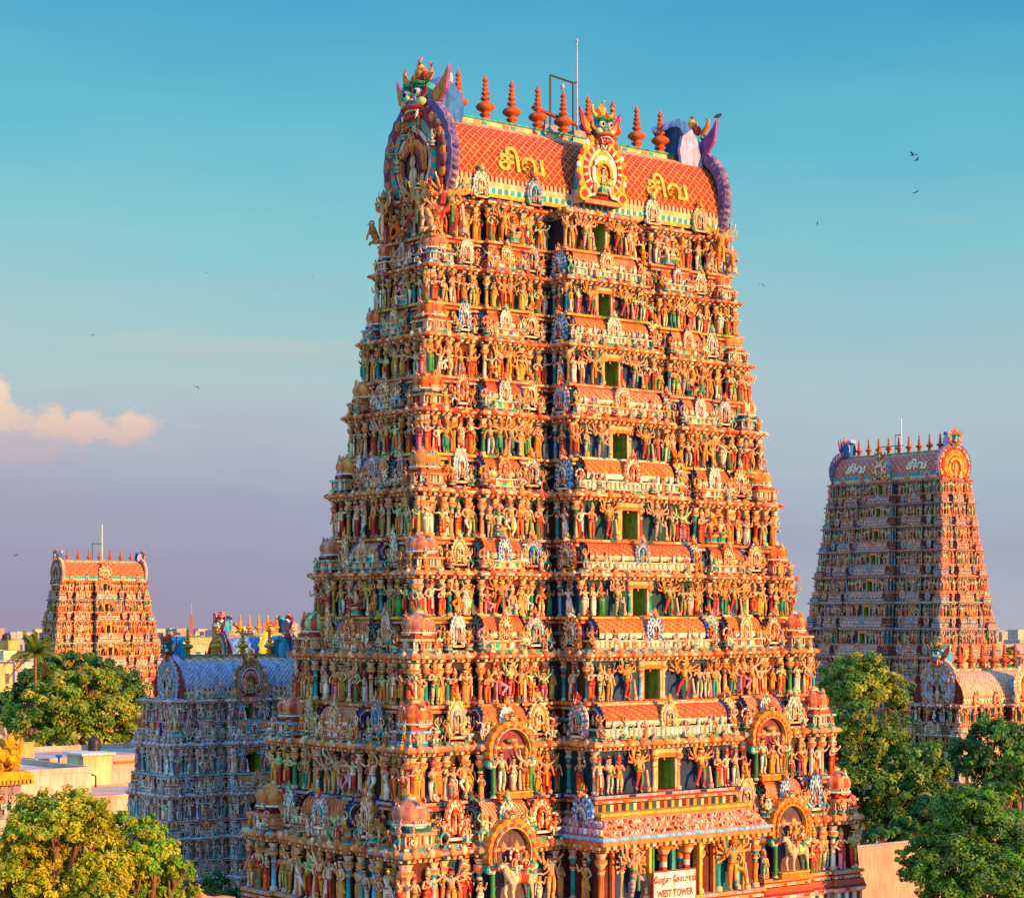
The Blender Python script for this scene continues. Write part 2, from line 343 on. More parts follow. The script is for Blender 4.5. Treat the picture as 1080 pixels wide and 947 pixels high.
# ---- horseshoe gable ornament facing -y, width 1, height 1.15
def arc(rx,rz,cz,a0,a1,n,lob=0,amp=.0):
    t=np.linspace(a0,a1,n)
    k=1+amp*np.abs(np.sin(lob*t/1.0)) if lob else 1
    return np.column_stack([rx*k*np.cos(t),cz+rz*k*np.sin(t)])
def gable(cols,seed=0,n=33,fig=None,low=False):
    rng=random.Random(seed);g=G();A,B,C_,D=cols
    if low:n=15
    t=np.linspace(-.95,PI+.95,n);k=1+.16*np.maximum(0,np.sin(t))**8;cz=.46
    def o(r): return np.column_stack([r*k*np.cos(t)*(1+.10*np.maximum(0,-np.sin(t))),cz+r*k*np.sin(t)])
    extr(g,o(.42),-.045,.08,A,B,ctr=(0,cz))
    if not low:
        for i in range(0,n,2):
            p=o(.44)[i];ell(g,(p[0],-.03,p[1]),(.05,.06,.05),[A,B,A,WHITE][(i//2)%4] if seed%2 else [A,C_][(i//2)%2],5,3)
    ring(g,o(.355),o(.29),-.09,.05,[B] if low else [B,B,C_])
    ring(g,o(.27),o(.235),-.07,.05,WHITE if seed%3 else C_)
    if not low:
        a=np.linspace(-1.0,PI+1.0,13);pts=[(-.30,-.11,.10),(-.36,-.12,.16)][:0]+[(.19*math.cos(q),-.11,.42+.22*math.sin(q)) for q in a]
        pts=[(.30,-.11,.17),(.27,-.12,.08),(.17,-.11,.10)]+pts+[(-.17,-.11,.10),(-.27,-.12,.08),(-.30,-.11,.17)]
        tube(g,pts,[.02,.03,.035]+[.04]*13+[.035,.03,.02],C_,6)
        tube(g,[(p[0]*.74,p[1]-.02,.42+(p[2]-.42)*.74) for p in pts[3:-3]],.028,A,5)
    else: ring(g,o(.2),o(.15),-.11,.05,C_)
    extr(g,arc(.17,.20,cz-.03,-.9,PI+.9,13),-.055,.05,D)
    if not low:
        for s in(-1,1):
            lathe_y(g,(s*.36,-.09,.10),.10,.15,A,B)
            ell(g,(s*.16,-.12,.2),(.05,.045,.09),rng.choice([CREAM,PEACH,OCHRE]),6,4);ell(g,(s*.16,-.12,.31),(.032,.035,.04),CREAM,5,3)
    if fig is not None: g.put(fig,(.5,.5,.5),0,(0,-.09,.12))
    else:
        ell(g,(0,-.09,.30),(.075,.06,.14),rng.choice([CREAM,PEACH,RED,OCHRE]),6,4);ell(g,(0,-.1,.47),(.045,.05,.06),CREAM,6,4);ell(g,(0,-.1,.55),(.03,.03,.06),GOLD,5,3)
    fc=rng.choice([ORANGE,RED,LGREEN,YEL,CREAM,PEACH])
    ell(g,(0,-.07,.97),(.12,.11,.09),fc,8,5);ell(g,(0,-.16,.94),(.07,.06,.05),rng.choice([CREAM,RED,fc]),6,4)
    for s in(-1,1):
        ell(g,(s*.055,-.16,1.01),(.032,.025,.032),WHITE,6,4);ell(g,(s*.055,-.185,1.01),(.015,.01,.015),BLACK,5,3)
        tube(g,[(s*.09,-.05,1.02),(s*.18,-.05,1.07),(s*.19,-.05,1.17)],[.04,.03,.005],rng.choice([RED,TEAL,ORANGE]),5)
        if not low: tube(g,[(s*.05,-.04,1.04),(s*.07,-.04,1.2)],[.045,.006],rng.choice([RED,GOLD,fc]),5)
    tube(g,[(0,-.05,1.05),(0,-.05,1.24)],[.055,.006],GOLD,6)
    cbox(g,0,-.2,.90,.12,.05,.025,RED)
    box(g,-.34,.34,-.09,.08,-.02,.04,rng.choice([WHITE,CREAM,PEACH]))
    return g.pack()
def lathe_y(g,p,r,th,c,c2):
    n=10;a=np.arange(n)*2*PI/n
    o=np.column_stack([p[0]+r*np.cos(a),p[2]+r*np.sin(a)]);extr(g,o,p[1]-th*.2,p[1]+th,c)
    o=np.column_stack([p[0]+r*.55*np.cos(a),p[2]+r*.55*np.sin(a)]);extr(g,o,p[1]-th*.35,p[1],c2)

def panel_base(g,w,d,h,cells,cols,frame):
    """box with alternating coloured panels and small balusters, front at y=-d/2"""
    box(g,-w/2,w/2,-d/2,d/2,0,h*.18,frame);box(g,-w/2+.03*w,w/2-.03*w,-d/2+.05*d,d/2,h*.18,h*.8,cols[0])
    for i in range(cells):
        x0=-w/2+w*i/cells
        box(g,x0+w/cells*.12,x0+w/cells*.88,-d/2+.012*d,-d/2+.1*d,h*.2,h*.78,cols[i%len(cols)])
        tube(g,[(x0+.0*w+w/cells*.02,-d/2+.02*d,h*.18),(x0+w/cells*.02,-d/2+.02*d,h*.8)],.018*w+.005,WHITE,5,cap=False)
    for sd in(-1,1):
        for i in range(3):
            y0=-d/2+d*i/3;xx=sd*w/2
            box(g,min(xx*.94,xx*.985),max(xx*.94,xx*.985),y0+d*.05,y0+d*.28,h*.2,h*.78,cols[(i+1)%len(cols)])
    box(g,-w/2-.03*w,w/2+.03*w,-d/2-.06*d,d/2,h*.8,h,frame)
DOMEPROF=[(.50,0),(.57,.03),(.57,.08),(.46,.10),(.55,.22),(.58,.38),(.52,.56),(.38,.70),(.2,.80),(.16,.84),(.2,.88),(.06,.95),(.0,1.0)]
def dome(c1,c2,c3):
    g=G();lathe(g,DOMEPROF,16,[c3,WHITE,c3,c1,c1,c1,c1,c1,c3,WHITE,GOLD,GOLD],ph=PI/16,ribs=([c1,c2],lambda k:3<=k<=7))
    return g.pack()
def barrel(nx,c1,c2,c3):
    """lattice-painted vault, length 1 along x, depth 1, height 1"""
    g=G();nt=22;t=np.linspace(-.25,PI+.25,nt+1)
    y=-.5*np.cos(t)*1.0; z=.28+.72*np.sin(t); z=np.maximum(z,0.05)
    xs=np.linspace(-.5,.5,nx+1)
    vs=np.array([(x,yy,zz) for x in xs for yy,zz in zip(y,z)])
    f=[];c=[]
    for i in range(nx):
        for j in range(nt):
            a=i*(nt+1)+j;f.append((a,a+nt+1,a+nt+2,a+1))
            if j in(0,nt-1): c.append(c3)
            elif j in(1,nt-2): c.append(WHITE)
            elif nt/2-1.5<j<nt/2+.5: c.append(c3)
            else: c.append(c2 if (i+j)%3==0 else c1)
    g.add(vs,f,np.array(c),True)
    for s in(-1,1):
        o=[(yy*.98,zz) for yy,zz in zip(y,z)]
        e=G();extr(e,[(a,b) for a,b in o],-.01,.01,DRED);g.put(e,(1,1,1),s*PI/2,(s*.49,0,0))
    box(g,-.5,.5,-.05,.05,.99,1.07,c3)
    return g.pack()
FIN=[(.10,0),(.13,.02),(.10,.05),(.07,.07),(.12,.10),(.14,.13),(.10,.155),(.06,.17),(.13,.2),(.205,.245),(.225,.29),(.195,.335),(.12,.375),(.06,.39),(.055,.41),(.10,.43),(.12,.46),(.09,.49),(.05,.505),(.045,.525),(.085,.545),(.10,.57),(.075,.60),(.045,.615),(.07,.64),(.083,.66),(.06,.69),(.035,.705),(.06,.73),(.07,.75),(.05,.775),(.03,.79),(.05,.81),(.078,.835),(.05,.87),(.02,.93),(.0,1.)]
def finial(c=ORANGE):
    g=G();lathe(g,FIN,16,c);return g.pack()

def mask_head(face=TEAL,crown=ORANGE,ear=ORANGE,crest=BLUE,crest2=LILAC,with_crest=True,cs=1.):
    """monster head facing -y, about 1.1 wide and 1.4 tall, chin at z=0"""
    g=G()
    ell(g,(0,.05,.62),(.36,.36,.42),face,14,10)
    ell(g,(0,-.16,.42),(.27,.26,.22),face,12,8)                     # muzzle
    for s in(-1,1):
        ell(g,(s*.17,-.30,.70),(.115,.09,.115),WHITE,12,8);ell(g,(s*.175,-.375,.69),(.055,.03,.06),BLACK,10,6)
        ell(g,(s*.17,-.26,.80),(.15,.12,.07),DTEAL,10,6)             # lid
        tube(g,[(s*.03,-.32,.86),(s*.17,-.36,.93),(s*.31,-.24,.88),(s*.38,-.1,.95)],[.04,.055,.05,.015],GREEN,7)
        ell(g,(s*.26,-.26,.46),(.12,.12,.11),LGREEN,10,6)
        ell(g,(s*.09,-.40,.50),(.055,.055,.045),PINK,8,5)
        tube(g,[(s*.2,-.30,.26),(s*.24,-.38,.16),(s*.22,-.40,.04)],[.045,.035,.008],WHITE,6)   # fang
        ea=np.array([(0,0),(.12,-.08),(.32,.02),(.50,.25),(.56,.55),(.58,.80),(.44,.60),(.30,.46),(.14,.36),(0,.25)])
        e=G();extr(e,ea if s>0 else (ea*[-1,1])[::-1],-.03,.05,ear,hx('#8a4a8a'),ctr=(s*.24,.22));e2=G();extr(e2,(ea*.55+[.1,.07]) if s>0 else ((ea*.6+[.1,.07])*[-1,1])[::-1],-.05,-.03,OCHRE,ctr=(s*.24,.2))
        e.put(e2);g.put(e,(1,1,1),0,(s*.30,0,.42))
        tube(g,[(s*.28,-.12,.98),(s*.44,-.12,1.12),(s*.46,-.14,1.30),(s*.36,-.15,1.38)],[.08,.065,.04,.01],crown,8)
    tube(g,[(-.30,-.28,.36),(-.2,-.42,.33),(0,-.46,.36),(.2,-.42,.33),(.30,-.28,.36)],.05,RED,8)
    tube(g,[(-.28,-.24,.18),(-.17,-.36,.12),(0,-.40,.11),(.17,-.36,.12),(.28,-.24,.18)],.05,RED,8)
    ell(g,(0,-.2,.25),(.22,.16,.10),DRED,8,5)
    for i in range(9):
        a=(i-4)/4;cbox(g,a*.2,-.40+.09*a*a,.285,.038,.04,.07,WHITE)
        if i%2==0:cbox(g,a*.2,-.36+.09*a*a,.17,.034,.04,.05,WHITE)
    ell(g,(0,-.44,.56),(.06,.06,.09),LGREEN,8,5)
    for i,(x,z,r) in enumerate([(0,1.15,.16),(-.15,1.08,.13),(.15,1.08,.13),(0,1.32,.09),(-.09,1.24,.09),(.09,1.24,.09)]):
        ell(g,(x,-.06,z),(r,r*.9,r*1.1),[crown,RED,RED,YEL,crown,crown][i],9,6)
    tube(g,[(0,-.1,1.34),(.03,-.12,1.48),(.12,-.1,1.55)],[.07,.04,.006],crown,6)
    tube(g,[(-.1,-.2,.05),(0,-.25,-.12),(.1,-.2,.05)],[.05,.04,.05],WHITE,6)
    if with_crest:     # wave-like crest curling backwards, seen from behind
        pts=[(.18,-.1),(.28,.3),(.32,.7),(.40,1.0),(.54,1.18),(.72,1.22),(.86,1.12),(.92,.96)]
        pin=[(.50,-.1),(.55,.3),(.57,.62),(.61,.84),(.69,.97),(.77,1.02),(.85,1.0),(.90,.94)]
        pts=[(.18+(a-.18)*cs,b) for a,b in pts];pin=[(.18+(a-.18)*cs,b) for a,b in pin]
        n=len(pts);wd=[.34,.36,.40,.42,.42,.38,.32,.22]
        v=[]
        for (a,b),w in zip(pts,wd): v+=[(-w,a,b),(w,a,b)]
        for (a,b),w in zip(pin,wd): v+=[(-w,a,b),(w,a,b)]
        f=[];c=[]
        for i in range(n-1):
            a=2*i;o=2*n+2*i
            f+=[(a,a+2,a+3,a+1),(o,o+1,o+3,o+2),(a,o,o+2,a+2),(a+1,a+3,o+3,o+1)];c+=[crest2,crest,crest,crest2]
        f+=[(0,1,2*n+1,2*n),(2*n-2,4*n-2,4*n-1,2*n-1)];c+=[crest,crest2]
        g.add(v,f,np.array(c))
        for s in(-1,1):
            e=G();extr(e,np.array([(-.1,.0),(.62,-.05),(.70,.35),(.62,.72),(.30,.95),(.05,.6)]),-.04,.04,crest,crest2);g.put(e,(1,1,1),PI/2,(s*.40,.12,.05))
    return g.pack()
# ---- library of sculptures (shared meshes)
LIB={};LOW={}
KINDS={'standing_statue':('standing',11),'robed_statue':('robed',9),'dancing_statue':('dancing',6),'deity_statue':('deity',6),'guardian_statue':('guardian',4),'seated_statue':('seated',8),'crouching_statue':('atlas',4)}
sd=100
for nm,(kd,n) in KINDS.items():
    LIB[nm]=[];LOW[nm]=[]
    for i in range(n):
        sd+=1;LIB[nm].append(figure(kd,sd,1))
        if i<5:LOW[nm].append(figure(kd,sd,0))
LIB['lion_statue']=[rampant_lion(i) for i in range(3)];LOW['lion_statue']=LIB['lion_statue']
GC=[(WHITE,SKYB,WHITE,DRED),(WHITE,TEAL,CREAM,RED),(WHITE,ORANGE,YEL,DRED),(YEL,RED,WHITE,TEAL),(ORANGE,WHITE,RED,NAVY),(SKYB,BLUE,WHITE,NAVY),(CREAM,YEL,RED,DRED),(TEAL,PINK,BLUE,DRED),(PINK,WHITE,TEAL,NAVY),(WHITE,TEAL,WHITE,RED),(BLUE,WHITE,ORANGE,DRED),(LGREEN,YEL,PINK,DTEAL),(ORANGE,YEL,WHITE,DRED),(CREAM,WHITE,ORANGE,RED)]
LIB['gable_shrine']=[gable(c,i,fig=LIB['seated_statue'][i%8] if i%3==0 else None) for i,c in enumerate(GC)]
LOW['gable_shrine']=[gable(c,i,low=True) for i,c in enumerate(GC)]
DOMES=[dome(*c) for c in((TERRA,ORANGE,CREAM),(PEACH,TERRA,TEAL),(ORANGE,OCHRE,CREAM),(LGREEN,TERRA,TEAL),(PEACH,hx('#b06a5a'),SKYB),(TERRA,PEACH,WHITE))]
BARS=[barrel(42,*c) for c in((TERRA,ORANGE,CREAM),(RED,ORANGE,YEL),(ORANGE,TERRA,WHITE),(hx('#c5603a'),CREAM,TEAL),(PEACH,TERRA,CREAM))]
FAN=gable((DRED,BLACK,TEAL,NAVY),3);FAN2=gable((NAVY,BLUE,DRED,BLACK),4)
FINI=finial(hx('#b5562a'));FINIG=finial(GOLD)
MESH={}
def lib_mesh(nm,i,g):
    k=(nm,i)
    if k not in MESH: MESH[k]=g.mesh(nm);MESH[k].materials.append(M_PAINT)
    return MESH[k]

WALLC=[hx('#4e2a26'),hx('#24385a'),hx('#21474c'),hx('#5e2c24'),hx('#3a3444'),hx('#4e3420'),hx('#2a4464')]
PILC=[TEAL,CREAM,TEAL,SKYB,GREEN,RED,CREAM,YEL,PEACH,ORANGE,WHITE,OCHRE]

def sweep(g,ol,prof,cols,skip=None):
    n=len(ol);ol=np.asarray(ol,float)
    nx=np.roll(ol,-1,0);d=nx-ol;d/=np.linalg.norm(d,axis=1)[:,None];nr=np.column_stack([d[:,1],-d[:,0]])
    mit=nr+np.roll(nr,1,0);same=np.abs((nr*np.roll(nr,1,0)).sum(1))>.9;mit[same]=nr[same]
    vs=[np.column_stack([ol+mit*o,np.full(n,z)]) for o,z in prof]
    f=[];c=[]
    for j in range(len(prof)-1):
        for i in range(n):
            if skip and skip(i,j): continue
            k=(i+1)%n;f.append((j*n+i,j*n+k,(j+1)*n+k,(j+1)*n+i));q=cols[j%len(cols)];c.append(q[i%len(q)] if isinstance(q,list) else q)
    g.add(np.vstack(vs),f,np.array(c))
    return ol,d,nr
def tiles(g,ol,off,z0,z1,ln,cols,off2=None,gap=.0,ph=0,proud=.006):
    n=len(ol);ol=np.asarray(ol,float);off2=off if off2 is None else off2
    v=[];f=[];c=[];m=0
    for i in range(n):
        a=ol[i];b=ol[(i+1)%n];L=np.linalg.norm(b-a)
        if L<.2: continue
        d=(b-a)/L;nr=np.array([d[1],-d[0]]);k=max(1,int(round(L/ln)))
        for j in range(k):
            s0=L*(j+gap)/k;s1=L*(j+1-gap)/k
            p0=a+d*s0;p1=a+d*s1
            q=[p0+nr*(off+proud),p1+nr*(off+proud),p1+nr*(off2+proud),p0+nr*(off2+proud)]
            v+=[(q[0][0],q[0][1],z0),(q[1][0],q[1][1],z0),(q[2][0],q[2][1],z1),(q[3][0],q[3][1],z1)]
            f.append((m,m+1,m+2,m+3));m+=4;c.append(cols[(j+i+ph)%len(cols)])
    if f:g.add(v,f,np.array(c))
def studs(g,ol,off,z0,z1,ln,cols,dp,wf=.5,low=False):
    n=len(ol);ol=np.asarray(ol,float)
    for i in range(n):
        a=ol[i];b=ol[(i+1)%n];L=np.linalg.norm(b-a)
        if L<ln: continue
        d=(b-a)/L;nr=np.array([d[1],-d[0]]);k=max(1,int(round(L/ln)))
        for j in range(k):
            s=L*(j+.5)/k;p=a+d*s+nr*off;w=L/k*wf/2
            q=[p-d*w,p+d*w,p+d*w+nr*dp,p-d*w+nr*dp]
            g.add([(x[0],x[1],z) for z in(z0,z1) for x in(q[3],q[2],q[1],q[0])],BQ,cols[(i+j)%len(cols)])

def kudus(g,ol,off,z,ln,cols,r):
    n=len(ol);ol=np.asarray(ol,float)
    for i in range(n):
        a=ol[i];b=ol[(i+1)%n];L=np.linalg.norm(b-a)
        if L<ln*.7: continue
        d=(b-a)/L;nr=np.array([d[1],-d[0]]);k=max(1,int(round(L/ln)))
        for j in range(k):
            p=a+d*L*(j+.5)/k+nr*off;w=np.abs(d)*r*.75+np.abs(nr)*r*.5
            ell(g,(p[0],p[1],z),(w[0],w[1],r*.85),cols[(i*3+j)%len(cols)],7,4)
            ell(g,(p[0],p[1],z+r*.8),(r*.22,r*.22,r*.35),cols[(i+j+2)%len(cols)],5,3)
class Tower:
    def __init__(s,name,C,rz,label,low=False,maxn=98,seed=1,paint=M_PAINT,**kw):
        s.root=empty(name,(C[0],C[1],0),rz,label=label,cat='temple tower',**kw)
        s.low=low;s.maxn=maxn;s.rng=random.Random(seed);s.q={};s.bucket={};s.cmap=None;s.pale=0
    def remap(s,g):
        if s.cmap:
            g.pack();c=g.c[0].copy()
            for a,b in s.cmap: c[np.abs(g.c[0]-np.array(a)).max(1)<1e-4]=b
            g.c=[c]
        if s.pale: g.pack();g.c=[g.c[0]*(1-s.pale)+np.array(hx('#e4d8d4'))*s.pale]  # blends all colours paler to brighten a tower lying in shade
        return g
    def fr(s,face,t,d,z):
        ph={'F':0,'R':PI/2,'B':PI,'L':-PI/2}[face];c_,s_=math.cos(ph),math.sin(ph)
        return (t*c_+d*s_,t*s_-d*c_,z),ph
    def statue(s,nm,face,t,d,z,h,wide=1.,turn=0.):
        lib=(LOW if s.low else LIB)[nm];i=s.rng.randrange(len(lib));loc,ph=s.fr(face,t,d,z)
        s.q.setdefault(nm,[]).append((z+ (6 if face!='F' else 0),i,loc,ph+turn+s.rng.uniform(-.4,.4),(h*wide,h*wide,h)))
    def pile(s,nm,g,sc,rz,loc):
        s.bucket.setdefault(nm,G()).put(g,sc,rz,loc)
    def lm(s,nm,i,g):
        if not s.pale: return lib_mesh(nm+('_low' if s.low else ''),i,g)
        k=(nm,'pale',i)
        if k not in MESH: MESH[k]=s.remap(G().put(g)).mesh(nm);MESH[k].materials.append(M_PAINT)
        return MESH[k]
    def flush(s):
        for nm,l in s.q.items():
            lib=(LOW if s.low else LIB)[nm];l.sort(key=lambda a:a[0])
            for z,i,loc,ph,sc in l[:s.maxn]:
                obj(nm,s.lm(nm,i,lib[i]),M_PAINT,s.root,loc,ph,sc)
            rest=l[s.maxn:]
            if rest:
                g=G()
                for z,i,loc,ph,sc in rest: g.put(lib[i],sc,ph,loc)
                if s.pale: s.remap(g)
                obj(nm,g,M_PAINT,s.root,kind='stuff')
        for nm,g in s.bucket.items(): obj(nm,s.remap(g),M_PAINT,s.root,kind='stuff')
        s.q={};s.bucket={}
    def shrine(s,face,t,d,z,w,h,i=None,parent=None):
        lib=(LOW if s.low else LIB)['gable_shrine']
        i=s.rng.randrange(len(lib)) if i is None else i;loc,ph=s.fr(face,t,d,z);dp=min(w,h*.9)
        if s.low: s.pile('gable_shrine',lib[i],(w,dp,h),ph,loc)
        else: obj('gable_shrine',s.lm('gable_shrine',i,lib[i]),M_PAINT,s.root,loc,ph,(w,dp,h))
    def kuta(s,face,t,d,z,w,h):
        r=s.rng;loc,ph=s.fr(face,t,d,z);g=G();cols=r.choice([[RED,CREAM,DTEAL,OCHRE],[NAVY,PEACH,RED,CREAM],[TEAL,DRED,CREAM,TERRA]])
        panel_base(g,w,w,h*.30,8,cols,r.choice([CREAM,PEACH,MINT,SKYB]))
        box(g,-w*.40,w*.40,-w*.40,w*.40,h*.30,h*.42,r.choice([DRED,DTEAL,TERRA]))
        di=r.randrange(len(DOMES));dm=DOMES[di];gi=r.randrange(len(GC))
        if s.low:
            g.put(dm,(w*.92,w*.92,h*.66),0,(0,0,h*.42));s.pile('corner_pavilion',g,(1,1,1),ph,loc)
        else:
            o=obj('corner_pavilion',s.remap(g),M_PAINT,s.root,loc,ph)
            obj('dome',lib_mesh('dome',di,dm),M_PAINT,o,(0,0,h*.42),0,(w*.92,w*.92,h*.66))
            for a in(0,-PI/2,PI/2): obj('gable_shrine',lib_mesh('gable_shrine',gi,LIB['gable_shrine'][gi]),M_PAINT,o,(math.sin(a)*w*.44,-math.cos(a)*w*.44,h*.40),a,(w*.46,w*.36,h*.50))
    def shala(s,face,t,d,z,w,dp,h,big=1.,gi=None,bi=None,ends=True):
        r=s.rng;loc,ph=s.fr(face,t,d,z);g=G();cols=r.choice([[RED,WHITE,TEAL,YEL],[BLUE,WHITE,RED,WHITE],[TEAL,ORANGE,WHITE,RED],[YEL,RED,CREAM,TEAL]])
        fr_=r.choice([CREAM,PEACH,MINT,CREAM]);n=max(4,int(w/.28))
        panel_base(g,w,dp,h*.30,n,cols,fr_)
        k=max(2,int(w/.8))
        for i in range(k):
            x=-w*.42+w*.84*i/(k-1)
            if abs(x)<w*.16: continue
            lathe(g,[(.12,0),(.14,.05),(.10,.1),(.13,.16),(.10,.28),(.03,.36),(.0,.44)],8,[WHITE,fr_,WHITE],x,-dp*.5,h*.30,h*.5,h*.4)
        b=r.randrange(len(BARS)) if bi is None else bi;gi=r.randrange(len(GC)) if gi is None else gi;gw=min(w*.36,h*.78*big)
        if s.low:
            g.put(BARS[b],(w*.96,dp*.9,h*.74),0,(0,0,h*.28));g.put(LOW['gable_shrine'][gi],(gw,gw*.8,h*.86),0,(0,-dp*.5,h*.26));s.pile('barrel_pavilion',g,(1,1,1),ph,loc)
        else:
            o=obj('barrel_pavilion',s.remap(g),M_PAINT,s.root,loc,ph)
            obj('barrel_roof',lib_mesh('barrel_roof',b,BARS[b]),M_PAINT,o,(0,0,h*.28),0,(w*.94,dp*.9,h*.74))
            obj('gable_shrine',lib_mesh('gable_shrine',gi,LIB['gable_shrine'][gi]),M_PAINT,o,(0,-dp*.5,h*.22),0,(gw,gw*.8,h*.9*big))
            if ends:
                for sgn in(-1,1):
                    fi=r.choice([0,1]);fg=[FAN,FAN2][fi]
                    obj('end_gable',lib_mesh('end_gable',fi,fg),M_PAINT,o,(sgn*w*.49,0,h*.26),sgn*PI/2,(dp*1.05,.5,h*.88))

def outline(fs,ss,L,W):
    pts=[]
    for face,st,base in(('F',fs,L),('R',ss,W),('B',fs,L),('L',ss,W)):
        ph={'F':0,'R':PI/2,'B':PI,'L':-PI/2}[face];c_,s_=math.cos(ph),math.sin(ph)
        for t0,t1,p,_ in st:
            for t in(t0,t1):
                d=base+p;q=(t*c_+d*s_,t*s_-d*c_)
                if not pts or abs(pts[-1][0]-q[0])+abs(pts[-1][1]-q[1])>1e-4: pts.append(q)
    if abs(pts[0][0]-pts[-1][0])+abs(pts[0][1]-pts[-1][1])<1e-4: pts.pop()
    return pts
def mirror(h,end,pe):
    """half description [(t0,t1,proj,tag)] for t>=0 to the full run; first entry starts at 0"""
    neg=[(-b,-a,p,t) for a,b,p,t in h[1:]][::-1]
    a,b,p,t=h[0]
    full=neg+[(-b,b,p,t)]+h[1:]
    a,b,p,t=full[0];full[0]=(a-pe,b,p,t);a,b,p,t=full[-1];full[-1]=(a,b+pe,p,t)
    return full
def front_steps(c,W,pc,q):
    r=W-c;pk=.45*q
    return mirror([(0,c,pc,'C'),(c,c+.08*r,0,'g'),(c+.08*r,c+.27*r,.22*q,'s'),(c+.27*r,c+.60*r,.6*q,'B'),(c+.60*r,c+.655*r,0,'g'),(c+.655*r,c+.80*r,.28*q,'h'),(c+.80*r,c+.855*r,0,'g'),(c+.855*r,W,pk,'K')],W,pk)
def side_steps(L,q):
    pk=.45*q
    if L<3.2*q: return mirror([(0,.42*L,.4*q,'B'),(.42*L,.66*L,0,'g'),(.66*L,L,pk,'K')],L,pk)
    return mirror([(0,.34*L,.5*q,'B'),(.34*L,.43*L,0,'g'),(.43*L,.62*L,.25*q,'h'),(.62*L,.71*L,0,'g'),(.71*L,L,pk,'K')],L,pk)

